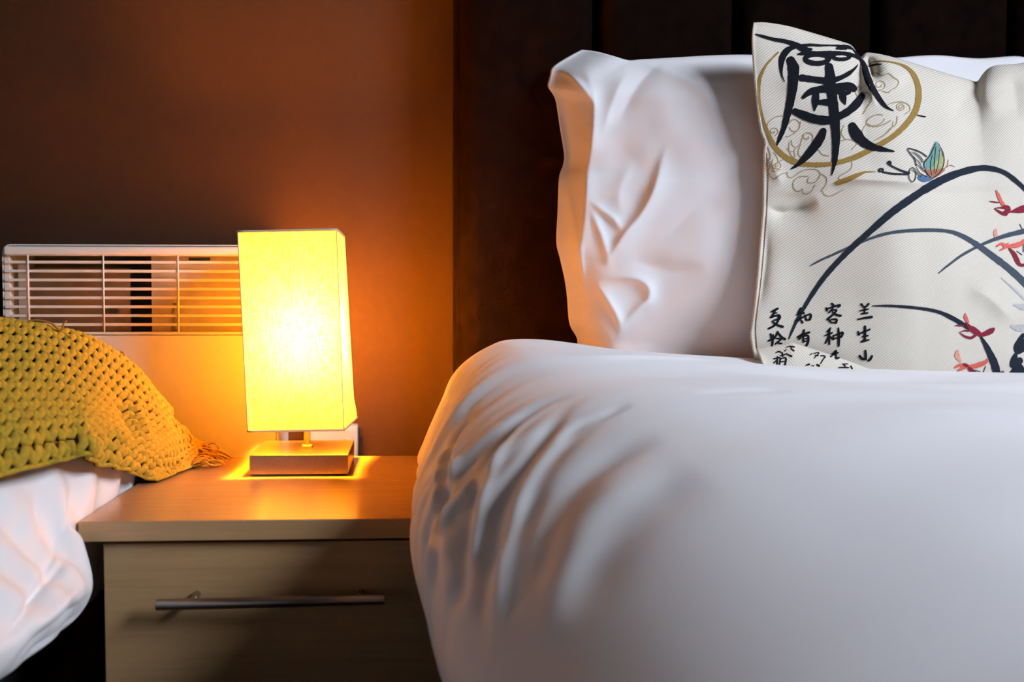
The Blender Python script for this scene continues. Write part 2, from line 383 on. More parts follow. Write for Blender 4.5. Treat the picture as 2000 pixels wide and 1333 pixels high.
for k, (z0, z1) in enumerate(((BZ-.245, BZ-.0055), (.055, BZ-.25))):
    dr = box('drawer', (BX0+.001, 1.012, z0), (BX1-.001, 1.030, z1), M['wood'], ns, bevel=.0012)
    hz = at(528, 1177, .982).z if k == 0 else (z0+z1)/2
    ha = at(304, 1181, .980).x; hb_ = at(752, 1172, .980).x
    h = tube('handle', [(ha, .982, hz-.0012), (ha+.001, .982, hz-.0012), (hb_-.001, .982, hz+.0018), (hb_, .982, hz+.0018)], [.0054, .0065, .0065, .0054], M['nickel'], dr, 20)
    for t in (.15, .885):
        xx = ha+(hb_-ha)*t; cyl('handle_post', (xx, .982, hz+.0005), (xx, 1.0125, hz+.0005), .0042, M['nickel'], h, 16)

# ------------------------------------------------------------------ heater behind the nightstand
HY = 1.452
def hp(px, py): return at(px, py, HY)
hx0, hx1, hz1 = hp(3, 560).x, hp(540, 560).x, hp(20, 477).z
hz0 = hz1-.42
ht = empty('wall_heater', ((hx0+hx1)/2, WALL_Y, hz0), 'white wall heater with a slatted air grille behind the table lamp', 'heater')
def rounded_rect(xa, xb, za, zb, r, n=8):
    pts = []
    for cx, cz, a0 in ((xb-r, zb-r, 0), (xa+r, zb-r, 90), (xa+r, za+r, 180), (xb-r, za+r, 270)):
        for k in range(n+1):
            a = math.radians(a0+90*k/n); pts.append((cx+r*math.cos(a), cz+r*math.sin(a)))
    return pts
def extrude_ring(name, outer, inner, ya, yb, mat, parent):
    n = len(outer); V = []
    for pts in (outer, inner):
        for y in (ya, yb): V += [(x, y, z) for x, z in pts]
    F = []
    for i in range(n):
        j = (i+1) % n
        F += [(i, j, 2*n+j, 2*n+i), (n+i, 3*n+i, 3*n+j, n+j), (i, n+i, n+j, j), (2*n+i, 2*n+j, 3*n+j, 3*n+i)]
    return link(name, mesh(name, V, F), mat, parent)
def plate(name, pts, ya, yb, mat, parent):
    n = len(pts); V = [(x, ya, z) for x, z in pts]+[(x, yb, z) for x, z in pts]
    F = [tuple(range(n)), tuple(range(2*n-1, n-1, -1))]+[(i, n+i, n+(i+1) % n, (i+1) % n) for i in range(n)]
    return link(name, mesh(name, V, F), mat, parent)
# outer casing shell, then the front surround
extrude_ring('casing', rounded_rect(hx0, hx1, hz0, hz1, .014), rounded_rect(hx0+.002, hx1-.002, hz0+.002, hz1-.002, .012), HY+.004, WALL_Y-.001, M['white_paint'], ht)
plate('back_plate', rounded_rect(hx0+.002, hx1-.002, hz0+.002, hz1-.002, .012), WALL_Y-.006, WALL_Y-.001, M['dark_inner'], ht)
gz1, gz0 = hp(200, 500).z, hp(200, 649).z; gx0, gx1 = hp(9, 560).x, hx1-.012
tb = box('top_rail', (hx0+.004, HY-.004, gz1), (hx1-.003, HY+.012, hz1-.0035), M['white_paint'], ht, bevel=.0045, seg=4)
fz = hp(200, 655).z
box('front_panel', (hx0+.003, HY-.001, hz0+.004), (hx1-.003, HY+.010, fz-.0006), M['white_paint'], ht, bevel=.0015)
box('lower_rail', (hx0+.003, HY-.003, fz+.0006), (hx1-.003, HY+.010, gz0), M['white_paint'], ht, bevel=.0015)
box('side_rail', (hx0+.0025, HY+.004, gz0), (hx0+.012, HY+.016, gz1), M['grille'], ht, bevel=.001)
box('side_rail', (hx1-.012, HY+.002, gz0), (hx1-.002, HY+.016, gz1), M['white_paint'], ht, bevel=.001)
for k in range(8):
    zc = hp(200, 512.5+17.42*k).z
    box('grille_slat', (gx0-.0005, HY+.000, zc-.0023), (gx1+.004, HY+.007, zc+.0023), M['grille'], ht, bevel=.0008)
for p in (56, 203, 348.5, 494):
    xx = hp(p, 570).x; cyl('grille_wire', (xx, HY-.001, gz0-.001), (xx, HY-.001, gz1+.001), .0014, M['grille'], ht, 8)
# inside: dark cavity on the left, pale metal box on the right
bx = hp(287, 560).x
box('inner_box', (bx, HY+.024, gz0-.01), (hx1-.006, WALL_Y-.008, gz1+.004), M['inner_metal'], ht, bevel=.001)
box('inner_bracket', (hp(20, 560).x, HY+.03, gz0-.01), (hp(41, 560).x, HY+.034, gz1-.012), M['inner_metal'], ht)
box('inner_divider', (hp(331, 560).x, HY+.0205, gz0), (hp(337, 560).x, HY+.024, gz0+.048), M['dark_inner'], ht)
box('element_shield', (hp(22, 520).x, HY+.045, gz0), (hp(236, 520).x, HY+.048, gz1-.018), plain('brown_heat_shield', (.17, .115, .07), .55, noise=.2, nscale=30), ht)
box('wire_clip', (hp(196, 607).x, HY+.035, hp(196, 612).z), (hp(216, 607).x, HY+.045, hp(196, 601).z), M['black'], ht, bevel=.001)
box('rating_strip', (hp(362, 505).x, HY+.0225, hp(362, 508).z), (hp(404, 505).x, HY+.024, hp(362, 502).z), M['black'], ht)

# ------------------------------------------------------------------ wall socket
sx1 = at(699, 850, 1.568).x; sz1 = at(690, 829, 1.568).z
so = empty('wall_socket', (sx1-.045, WALL_Y, sz1-.09), 'cream plastic wall socket low behind the lamp base', 'socket')
box('back_box', (sx1-.092, 1.550, sz1-.09), (sx1, WALL_Y-.001, sz1), M['plastic'], so, bevel=.003, seg=3)
box('face_plate', (sx1-.088, 1.546, sz1-.085), (sx1-.008, 1.551, sz1-.006), M['plastic'], so, bevel=.002)
box('switch_rocker', (sx1-.022, 1.543, sz1-.040), (sx1-.014, 1.547, sz1-.022), M['plastic'], so, bevel=.001)
for dx, dz, ww, hh in ((-.05, -.045, .004, .008), (-.061, -.062, .007, .004), (-.039, -.062, .007, .004)):
    box('socket_slot', (sx1+dx-ww/2, 1.5455, sz1+dz-hh/2), (sx1+dx+ww/2, 1.5465, sz1+dz+hh/2), M['black'], so)

# ------------------------------------------------------------------ table lamp
lb = at_z(487, 930.5, TOP_Z); lr = at_z(680, 928.5, TOP_Z)
LW = (lr-lb).length; ly0 = (lb.y+lr.y)/2; lx0, lx1 = lb.x, lr.x; LD = .140
lz = TOP_Z
BH = at(580, 890, ly0).z-at(580, 930, ly0).z
lcx, lcy = (lx0+lx1)/2+.004, ly0+LD/2
lamp = empty('table_lamp', (lcx, lcy, lz), 'lit square lamp with a tall cream fabric shade on a metal block base', 'lamp')
box('lamp_base', (lx0, ly0, lz+.0012), (lx1, ly0+LD, lz+BH), M['lamp_base'], lamp, bevel=.0009)
box('base_pad', (lx0+.004, ly0+.004, lz), (lx1-.004, ly0+LD-.004, lz+.0014), M['black'], lamp)
brass = plain('warm_brass_stem', (.72, .55, .32), .28, 1.0)
cyl('stem', (lcx, lcy, lz+BH), (lcx, lcy, lz+.115), .0052, brass, lamp, 20)
tube('stem_collar', [(lcx, lcy, lz+BH), (lcx, lcy, lz+BH+.002), (lcx, lcy, lz+BH+.0045), (lcx, lcy, lz+BH+.006)], [.0095, .0098, .008, .0055], brass, lamp, 24)
cyl('bulb_holder', (lcx, lcy, lz+.115), (lcx, lcy, lz+.150), .013, M['plastic'], lamp, 20)
tube('light_baffle', [(lcx, lcy, lz+.142), (lcx, lcy, lz+.145), (lcx, lcy, lz+.148), (lcx, lcy, lz+.150)], [.012, .029, .030, .012], M['plastic'], lamp, 24)  # unseen disc added under the bulb to block and soften its downward light
# shade: a slightly skewed square tube of fabric (corner pixels, then its depth)
SY = ly0+.002; SD = .139
c_fbl, c_fbr, c_ftl, c_ftr = at(484, 845, SY), at(672, 842, SY), at(464, 451, SY), at(657, 447, SY)
def shade_pt(side, s, v):
    """side 0 front, 1 right, 2 back, 3 left; s along the side, v up"""
    fl = c_fbl.lerp(c_ftl, v); fr = c_fbr.lerp(c_ftr, v)
    dep = Vector((0.002, SD*(1+.10*max(0, .10-v)/.10), 0))
    bl, br = fl+dep, fr+dep+Vector((.0055*(1-v)-.001, 0, 0))
    a, b = ((fl, fr), (fr, br), (br, bl), (bl, fl))[side]
    p = a.lerp(b, s)
    inw = Vector(((0, 1, 0), (-1, 0, 0), (0, -1, 0), (1, 0, 0))[side])
    sag = math.sin(math.pi*s)*math.sin(math.pi*min(1, v*1.05))
    p = p+inw*(.0025*sag)
    if side == 1: p = p+Vector((.0045*math.exp(-((v-.02)/.10)**2)*s+.002*math.sin(v*9)*math.sin(math.pi*s), 0, 0))
    return p
nS, nV = 14, 40; V, F = [], []
ring = [(sd, k/nS) for sd in range(4) for k in range(nS)]
nr = len(ring)
for j in range(nV+1):
    for sd, s in ring: V.append(shade_pt(sd, s, j/nV))
for j in range(nV):
    for i in range(nr): F.append((j*nr+i, j*nr+(i+1) % nr, (j+1)*nr+(i+1) % nr, (j+1)*nr+i))
shade = link('lamp_shade', mesh('lamp_shade', V, F), M['shade'], lamp)
def shade_loop(v, out, r, name):
    pts = [shade_pt(sd, s, v) for sd, s in ring]; c = sum(pts, Vector())/len(pts)
    pts = [p+(p-c).normalized()*out for p in pts]+[pts[0]+(pts[0]-c).normalized()*out]
    tube(name, [tuple(p) for p in pts], r, M['shade_trim'], shade, 8)
shade_loop(0.004, .0003, .0016, 'hem_bottom'); shade_loop(0.996, .0003, .0018, 'hem_top')
for sd in (0, 1, 2, 3):
    tube('corner_seam', [tuple(shade_pt(sd, 0, j/20)) for j in range(21)], .0009, M['shade_trim'], shade, 6)
topc = shade_pt(0, .5, .93)
for a, b in (((c_ftl.x+.002, SY+SD/2), (lcx-.012, lcy)), ((c_ftr.x-.004, SY+SD/2), (lcx+.012, lcy))):
    zt = c_ftl.z-.03
    tube('shade_carrier', [(a[0], a[1], zt), ((a[0]*.5+b[0]*.5), (a[1]+b[1])/2, zt-.01), (b[0], b[1], lz+.148)], .0011, brass, shade, 6)
# bulb
prof = [(0.011, .148), (.012, .158), (.016, .170), (.023, .186), (.0275, .203), (.0285, .216), (.026, .231), (.019, .243), (.009, .249), (.001, .2505)]
tube('bulb', [(lcx, lcy, lz+z) for r, z in prof], [r for r, z in prof], M['bulb'], lamp, 24)
# flex running down behind the base to the socket
fx = at(537, 850, 1.42).x
tube('power_cord', [(lcx-.03, ly0+LD-.002, lz+.012), (fx+.01, ly0+LD+.003, lz+.008), (fx, 1.424, lz+.0035), (fx+.006, 1.45, lz+.003), (fx+.03, 1.49, lz+.004), (sx1-.05, 1.545, lz+.005)], .0022, M['plastic'], lamp, 8)

# ------------------------------------------------------------------ beds (base and mattress, under the bedding)
def bed(name, xa, xb, label, ztop):
    e = empty(name, ((xa+xb)/2, .4, 0), label, 'bed')
    box('divan_base', (xa+.01, -.60, .05), (xb-.01, 1.44, .34), M['divan'], e, bevel=.012, seg=3)
    box('mattress', (xa, -.60, .342), (xb, 1.44, ztop), M['mattress'], e, bevel=.04, seg=4)
    for x in (xa+.08, xb-.08):
        for y in (-.5, 1.34): cyl('bed_foot', (x, y, 0), (x, y, .055), .025, M['black'], e, 16)
bed('double_bed', .36, 1.46, 'large dark divan bed under the plump white duvet, right of the bedside table', .56)
bed('single_bed', -1.45, -.50, 'dark divan bed under the mustard throw, left of the bedside table', .60)

# ------------------------------------------------------------------ white duvet on the large bed
PA = [(1.55,.50),(1.52,.66),(1.40,.70),(1.0,.708),(.7,.712),(.45,.726),(.30,.742),(.20,.755),(.141,.7555),(.113,.747),(.081,.726),(.06,.701),(.046,.666),(.024,.612),(.013,.585),(.022,.568),(.060,.561)]
PB = [(1.55,.45),(1.52,.64),(1.40,.69),(1.0,.706),(.72,.712),(.5,.718),(.34,.725),(.24,.727),(.18,.722),(.13,.706),(.09,.682),(.06,.655),(.035,.625),(.012,.585),(.008,.53),(.025,.455),(.058,.37)]
PC = [(1.55,.42),(1.52,.62),(1.42,.685),(1.1,.700),(.85,.700),(.65,.692),(.50,.676),(.39,.654),(.31,.628),(.245,.60),(.19,.568),(.145,.532),(.11,.495),(.085,.465),(.075,.42),(.08,.37),(.10,.30)]
def mixp(a, b, t): return [(p[0]*(1-t)+q[0]*t, p[1]*(1-t)+q[1]*t) for p, q in zip(a, b)]
PT = [(x+.01, z-.035 if z > .66 else z-.004) for x, z in PA]
PAB = mixp(PA, PB, .35); PAB[14:] = [(.010,.575), (.020,.563), (.056,.5605)]
stations = [(1.31, PT), (1.235, PA), (1.12, PA), (1.03, PAB), (.985, mixp(PAB, PB, .6)), (.93, PB), (.80, mixp(PB, PC, .16)), (.65, mixp(PB, PC, .42)), (.5, mixp(PB, PC, .75)), (.38, PC), (.0, PC), (-.3, PC), (-.6, PC)]
ys = np.array([s[0] for s in stations]); pr = np.array([s[1] for s in stations])
nY, nS_ = 360, 300
Yg = np.concatenate([np.linspace(1.31, .25, 310), np.linspace(.25, -.6, 51)[1:]])
prof_y = np.zeros((nY, pr.shape[1], 2))
for k in range(pr.shape[1]):
    for c in range(2):
        raw = np.interp(-Yg, -ys, pr[:, k, c]); ker = np.hanning(25); ker /= ker.sum()
        prof_y[:, k, c] = np.convolve(np.pad(raw, 12, mode='edge'), ker, 'valid')
prof_s = np.stack([crom(prof_y[i], nS_) for i in range(nY)])
P = np.concatenate([prof_s[..., :1], np.repeat(Yg[:, None], nS_, 1)[..., None], prof_s[..., 1:]], -1)
nrm = grid_normals(P)
if nrm[nY//2, nS_//2, 2] < 0: nrm = -nrm
sN = np.linspace(0, 1, nS_)[None, :]+0*Yg[:, None]; YY = P[..., 1]
px, py = project(P)
shoulder = np.exp(-((sN-.74)/.16)**2)
warp = .05*vnoise(sN*7, YY*6, 3)+.10*(sN-.6)*(1-YY)
ymask = np.clip((YY-.60)/.25, 0, 1)*np.clip((1.30-YY)/.06, 0, 1)
d = np.zeros((nY, nS_))
for fr, ph, a in ((9, .3, .0026), (17, 1.7, .0020), (31, .9, .0010)):
    s_ = np.sin(2*np.pi*fr*(YY+warp)+ph+2.2*vnoise(YY*5+fr, sN*3, int(fr)))
    d += a*np.sign(s_)*np.abs(s_)**.8*shoulder*ymask*(.55+1.1*(vnoise(YY*9, sN*5, int(fr)+1)+.5))
d += .012*vnoise(P[..., 0]*4, YY*5, 21)+.006*vnoise(P[..., 0]*7+3, YY*13, 22)*(1-shoulder)
G = lambda *q: [(800+a/1.923, 640+b/1.923) for a, b in q]
duvet_r = [
 (G((272,262),(200,380),(155,520),(125,700),(98,900),(95,1050)), -.009, .010),
 (G((235,300),(190,420),(168,600),(152,800),(150,1000),(165,1200)), .006, .010),
 (G((180,350),(140,480),(112,640),(85,820),(80,980)), .005, .008),
 (G((640,258),(520,295),(420,350),(330,450),(262,570),(225,720),(200,900),(190,1100)), -.007, .009),
 (G((600,290),(470,345),(370,450),(300,600),(255,760),(235,900),(230,1100)), .005, .009),
 (G((690,266),(590,320),(480,460),(370,600),(318,740),(285,900),(270,1080),(270,1250)), -.009, .012),
 (G((620,380),(500,520),(410,680),(350,850),(320,1050),(315,1250)), .006, .014),
 (G((820,330),(680,380),(560,470),(460,620),(400,800),(370,1000),(360,1200)), -.006, .013),
 (G((850,296),(740,335),(640,375),(540,440)), -.004, .008),
 (G((980,420),(800,470),(660,560),(550,700),(480,880),(440,1100)), -.006, .018),
 (G((1000,520),(820,590),(690,700),(590,860),(530,1060),(510,1250)), .004, .020),
 (G((1150,560),(950,640),(800,760),(690,920),(620,1120)), -.0035, .026),
 ([(1350,778),(1470,770),(1560,770)], -.003, .010),
 ([(1080,690),(1180,700),(1300,700),(1420,706)], .004, .012),
]
facing = ((C_-P)*nrm).sum(-1) > 0
d += .75*ridges3d(P, px, py, facing, duvet_r)
P = P+nrm*d[..., None]
# where it overhangs the bedside table the cloth rests on the table top
over = (P[..., 1] > .985) & (P[..., 0] < .075)
P[..., 2] = np.where(over, np.maximum(P[..., 2], TOP_Z+.004), P[..., 2])
uv = np.stack([sN*1.8, YY], -1)
me = grid_mesh('duvet', P, uv)
duvet = tag(link('duvet', me, M['linen'], None), 'plump white duvet spread over the large bed in the foreground', 'duvet')
sol = duvet.modifiers.new('thickness', 'SOLIDIFY'); sol.thickness = .004; sol.offset = -1
if me.polygons[nS_*150+150].normal.z < 0: me.flip_normals()

# ------------------------------------------------------------------ pillow and printed cushion
def soft_case(name, L, Rr, B, T, nu, nv, edgeY, front, back, creases, noise, mat, parent, uvscale, power=.42, crease_gain=1.0):
    """a filled cloth case: outline curves, the depth of its seam, and how far front and back swell"""
    S = coons(L, Rr, B, T, nu, nv); px, py = S[..., 0], S[..., 1]
    u = np.linspace(0, 1, nu)[:, None]; v = np.linspace(0, 1, nv)[None, :]
    sw = (np.clip(4*u*(1-u), 0, 1)**power)*(np.clip(4*v*(1-v), 0, 1)**power)
    EY = edgeY(u, v)
    rim = np.clip(np.minimum(np.minimum(u, 1-u)*nu, np.minimum(v, 1-v)*nv)/3, 0, 1)
    Yf = EY-front(u, v)*sw-(crease_gain*ridges(px, py, creases)+noise(px, py, u, v))*rim
    Yb = EY+back*sw
    Yf = np.minimum(Yf, Yb-.002*rim)
    Pf, Pb = at_np(px, py, Yf), at_np(px, py, Yb)
    V = np.concatenate([Pf.reshape(-1, 3), Pb.reshape(-1, 3)])
    n = nu*nv; Ff = grid_faces(nu, nv); Fb = grid_faces(nu, nv)[:, ::-1]+n
    idx = np.arange(n).reshape(nu, nv); bnd = np.concatenate([idx[0], idx[-1], idx[:, 0], idx[:, -1]])
    rem = np.arange(2*n); rem[bnd+n] = bnd; Fb = rem[Fb]
    FF = np.concatenate([Ff, Fb]); me = bpy.data.meshes.new(name); me.from_pydata(V.tolist(), [], FF.tolist())
    l = me.uv_layers.new(name='UVMap'); uu = np.stack([u+0*v, v+0*u], -1).reshape(-1, 2)*np.array(uvscale); uu = np.concatenate([uu, uu])
    l.data.foreach_set('uv', uu[FF.ravel()].ravel().astype(np.float32))
    o = link(name, me, mat, parent, smooth=True)
    bm = bmesh.new(); bm.from_mesh(me); bmesh.ops.delete(bm, geom=[x for x in bm.verts if not x.link_faces], context='VERTS')
    bmesh.ops.recalc_face_normals(bm, faces=bm.faces[:]); bm.to_mesh(me); bm.free()
    return o
Q = lambda *q: [(1040+a/2.083, 60+b/2.083) for a, b in q]
pil_L = [(1150,735),(1130,680)]+Q((180,1250),(150,1190),(140,1080),(130,1010),(112,930),(97,860),(102,740),(108,600),(124,548),(128,500),(112,400),(95,290),(80,255),(62,225),(70,185),(80,150),(130,115),(200,77))
pil_T = Q((200,77),(260,85),(330,103),(390,120),(440,117),(560,110),(740,100),(890,98))+[(1560,112),(1680,120),(1760,112),(1830,108),(1910,114),(1990,110),(2040,125)]
pil_B = [(1150,735),(1400,760),(1800,790),(2060,790)]
pil_R = [(2060,790),(2085,450),(2040,125)]
pil_c = [
 (Q((205,84),(228,200),(250,290),(240,450),(222,560),(215,680),(205,800),(196,900),(212,1050),(232,1240)), .016, 9, 16),
 (Q((85,150),(160,190),(222,255),(260,330)), .009, 7),
 (Q((100,260),(150,330),(160,450),(150,600),(150,700)), -.007, 18),
 (Q((128,560),(150,690),(180,850),(200,1000),(218,1150)), .011, 6),
 (Q((560,440),(528,525),(495,640),(445,740),(372,830),(325,905),(255,995)), .014, 8, 26),
 (Q((218,680),(280,730),(335,775),(372,840)), .008, 6, 10),
 (Q((228,700),(258,780),(285,850),(302,920),(310,980)), .008, 6, 10),
 (Q((240,1010),(300,1090),(350,1185),(345,1260)), .011, 6, 12),
 (Q((250,1000),(330,1005),(420,1010),(470,1045),(470,1095),(430,1130),(380,1190),(350,1250)), .010, 9, 14),
 (Q((560,90),(500,150),(440,210),(390,290),(340,400)), -.007, 16),
 (Q((360,100),(460,135),(560,170),(650,210),(720,270),(760,350)), .008, 14, 30),
 (Q((400,150),(350,230),(310,330),(280,450)), .005, 12),
 (Q((420,520),(370,600),(350,680),(370,760)), .006, 20),
 (Q((500,920),(620,760),(740,700),(860,660)), -.005, 34),
 (Q((430,1290),(560,1230),(700,1210),(860,1215)), -.006, 24),
 (Q((380,900),(480,960),(600,980),(720,960)), -.006, 24),
]
def pil_noise(px, py, u, v): return .010*vnoise(px/130, py/150, 5)+.004*vnoise(px/45, py/60, 6)*np.exp(-(u/.25)**2)
pillow = soft_case('pillow', pil_L, pil_R, pil_B, pil_T, 260, 200, lambda u, v: 1.315+.055*v+.055*np.exp(-(u/.045)**2), lambda u, v: (.010+.094*sstep(u/.40)-.055*sstep((u-.36)/.24))*(1-.06*v), .035, pil_c, pil_noise, M['linen'], None, (.75, .46), .5, .72)
tag(pillow, 'white cotton pillow with creased open end propped against the dark headboard', 'pillow')

cu_L = [(1476,738),(1473,704),(1465,656),(1467,635),(1476,560),(1486,440),(1489,400),(1490,305),(1492,277),(1483,248),(1473,163),(1468,83),(1471,44)]
cu_T = [(1471,44),(1497,44),(1540,51),(1583,63),(1640,80),(1662,88),(1674,103),(1682,111),(1690,104),(1700,103),(1725,107),(1768,118),(1839,140),(1890,155),(1908,159),(1918,146),(1930,134),(1948,127),(2000,122),(2060,98),(2105,72)]
cu_B = [(1476,738),(1600,752),(1800,764),(2105,780)]
cu_R = [(2105,780),(2122,420),(2105,72)]
cu_c = [
 ([(1650,84),(1680,118),(1697,160),(1712,215)], .015, 14, 9),
 ([(1690,104),(1702,135),(1706,165)], -.020, 10),
 ([(1715,112),(1740,140),(1770,170)], .006, 20),
 ([(1908,158),(1880,200),(1860,240)], -.008, 26, 34),
 ([(1935,130),(1925,190),(1960,230)], .005, 24),
 ([(1975,140),(1985,200),(1990,240)], -.009, 28),
 ([(1492,400),(1530,415),(1600,392)], -.013, 14, 10),
 ([(1490,372),(1560,376),(1640,352),(1720,352),(1850,360)], .008, 10, 16),
 ([(1500,300),(1530,370)], .004, 14),
 ([(1720,372),(1860,378),(2000,372)], -.004, 12),
 ([(1500,430),(1495,520),(1480,620)], -.005, 10),
 ([(1880,560),(1930,580),(1990,640)], .006, 22),
 ([(1540,200),(1560,140),(1600,90)], .004, 30),
]
def cu_noise(px, py, u, v): return .009*vnoise(px/150, py/140, 9)+.003*vnoise(px/60, py/60, 10)
def cu_edge(u, v): return 1.185+.085*v+.02*np.exp(-((u-.33)/.05)**2)*v**8+.02*np.exp(-((u-.68)/.06)**2)*v**6-.02*np.exp(-(u/.2)**2)*v**3
cushion = soft_case('printed_cushion', cu_L, cu_R, cu_B, cu_T, 280, 300, cu_edge, lambda u, v: .022+.046*sstep(u/.5)+0*v, .03, cu_c, cu_noise, M['cushion'], None, (.43, .47), .38)
tag(cushion, 'cream linen cushion printed with brush calligraphy, orchids and a butterfly', 'cushion')
# the lower corner of the case folds over towards the duvet
fT = smooth_curve([(1477,684),(1500,679),(1530,674),(1543,671),(1556,674),(1600,688),(1650,705),(1702,725)], 60)
fB = smooth_curve([(1489,712),(1500,722),(1530,728),(1545,730),(1570,732),(1610,736),(1650,740),(1704,742)], 60)
bvh0 = BVHTree.FromObject(cushion, bpy.context.evaluated_depsgraph_get())
def hitY(bv, x, y, default):
    r = bv.ray_cast(CAM, ray(x, y).normalized()); return r[0] if r[0] else None
rows = []
for k in range(14):
    t = k/13; q = fT*(1-t)+fB*t; row = []
    for (x, y) in q:
        h = hitY(bvh0, x, y, 1.1); yy = (h.y if h else 1.115)
        row.append(at(x, y, yy-.011-.030*math.sin(t*math.pi*.5)**1.2))
    rows.append(row)
FP = np.array([[tuple(p) for p in r] for r in rows]).transpose(1, 0, 2)
fn = grid_normals(FP); sgn = np.sign(((C_-FP)*fn).sum(-1).mean()); 
fuv = np.stack([np.linspace(0, .15, 60)[:, None]+0*np.zeros((1, 14)), np.linspace(0, .03, 14)[None]+np.zeros((60, 1))], -1)
fold = link('folded_corner', grid_mesh('folded_corner', FP, fuv), M['cushion'], cushion, smooth=True)
ms = fold.modifiers.new('thickness', 'SOLIDIFY'); ms.thickness = .002; ms.offset = -1

# printed and written marks: ribbons of ink that follow the cloth
bpy.context.view_layer.update()
dg = bpy.context.evaluated_depsgraph_get()
BV = [BVHTree.FromObject(cushion, dg), BVHTree.FromObject(fold, dg)]
def on_cloth(x, y, lift):
    d = ray(x, y).normalized(); best = None
    for bv in BV:
        r = bv.ray_cast(CAM, d)
        if r[0] is not None and (best is None or r[3] < best[3]): best = r
    if best is None: return None
    n = best[1]
    if n.dot(d) > 0: n = -n
    return best[0]+n*lift
def stroke_geo(pts, V, F, lift, round_caps=True, cross=4):
    pts = np.array(pts, float)
    if len(pts) == 1: pts = np.array([pts[0], pts[0]+[.5, .5, 0]])
    length = np.linalg.norm(np.diff(pts[:, :2], axis=0), axis=1).sum()
    m = int(max(6, min(400, length/1.6)))
    c = arc_resample(crom(pts, len(pts)*16), m)
    if round_caps:
        t0 = c[0, :2]-c[1, :2]; t0 /= np.linalg.norm(t0)+1e-9; t1 = c[-1, :2]-c[-2, :2]; t1 /= np.linalg.norm(t1)+1e-9
        def cap(p, t):
            r = p[2]/2; return [np.array([*(p[:2]+t*r*math.sin(a)), p[2]*math.cos(a)]) for a in (.5, 1.0, 1.4)]
        c = np.concatenate([np.array(cap(c[0], t0))[::-1], c, np.array(cap(c[-1], t1))])
    t = np.gradient(c[:, :2], axis=0); t /= np.linalg.norm(t, axis=1)[:, None]+1e-9; nn = np.stack([-t[:, 1], t[:, 0]], 1)
    wob = 1+.045*np.interp(np.arange(len(c)), np.arange(0, len(c)+8, 4), RNG.standard_normal(len(np.arange(0, len(c)+8, 4))))
    prev = None
    for i in range(len(c)):
        row = []
        for k in range(cross+1):
            s = (k/cross-.5)*max(.3, c[i, 2])*wob[i]; p = on_cloth(*(c[i, :2]+nn[i]*s), lift)
            if p is None: row = None; break
            V.append(tuple(p)); row.append(len(V)-1)
        if row and prev:
            for k in range(cross): F.append((prev[k], prev[k+1], row[k+1], row[k]))
        prev = row
def printed(name, strokes, mat, lift=.0005, label=None, caps=True):
    V, F = [], []
    for s in strokes: stroke_geo(s, V, F, lift, caps)
    if not F: return
    o = link(name, mesh(name, V, F), M[mat], cushion, smooth=True)
    if label: o['label'] = label
    return o
def X(ox, oy, s): return lambda *q: [(ox+a/s, oy+b/s, c/s) for a, b, c in q]
A = X(1460, 30, 4.04)
def ring_pts(cx, cy, rx, ry, w, a0=0, a1=360, n=18, rot=0):
    o = []
    for k in range(n+1):
        a = math.radians(a0+(a1-a0)*k/n); x, y = rx*math.cos(a), ry*math.sin(a); r = math.radians(rot)
        o.append((cx+x*math.cos(r)-y*math.sin(r), cy+x*math.sin(r)+y*math.cos(r), w))
    return o
def spiral(cx, cy, r0, r1, turns, w, a0=0, squash=.85, n=26):
    return [(cx+(r0+(r1-r0)*k/n)*math.cos(math.radians(a0)+turns*2*math.pi*k/n), cy+squash*(r0+(r1-r0)*k/n)*math.sin(math.radians(a0)+turns*2*math.pi*k/n), w) for k in range(n+1)]
# ochre ring and cloud scrolls
cl = [A(*spiral(1040,550,15,60,1.6,7)), A((950,480,6),(1010,455,8),(1060,475,6),(1110,460,7),(1150,490,8),(1190,520,9),(1175,565,8),(1130,590,7),(1110,610,8),(1060,600,6)),
 A(*spiral(1210,725,8,40,1.8,8)), A((1090,715,6),(1150,690,8),(1220,685,9),(1270,710,9),(1280,750,8),(1240,780,8)),
 A(*ring_pts(1010,830,75,40,8,20,330,rot=-20)), A((900,920,7),(940,860,8),(1000,880,7),(1080,860,8),(1130,830,7)),
 A((1180,800,8),(1170,860,9),(1120,900,8),(1070,950,9),(1000,990,8)), A((1150,840,6),(1130,900,7),(1060,960,8)), A((900,610,8),(960,620,10),(975,670,12),(940,730,10),(910,780,10)),
 A((880,560,8),(850,600,8),(870,650,7)), A((150,890,6),(170,840,7),(230,800,7),(290,800,7),(270,850,6)), A(*spiral(205,915,10,40,1.2,7)), A(*ring_pts(370,870,42,48,7,200,520)), A((420,840,6),(400,900,8),(340,950,8),(300,960,6)),
 A((330,1000,6),(330,1080,8),(380,1140,8)), A(*spiral(470,960,12,50,1.1,7)), A((440,940,6),(420,1010,8),(400,1090,8),(430,1130,7)), A((760,870,7),(740,930,7),(770,980,7)), A((740,990,7),(800,980,8),(860,1010,8),(820,1060,8)),
 A((560,1060,6),(590,1100,7),(640,1110,7)), A((160,1040,6),(180,1120,7),(150,1180,7),(170,1260,7)), A((210,1080,6),(240,1150,7),(200,1190,7)), A((280,1140,7),(230,1170,8),(225,1210,7),(260,1220,6))]
Bc = X(1480, 250, 7.14)
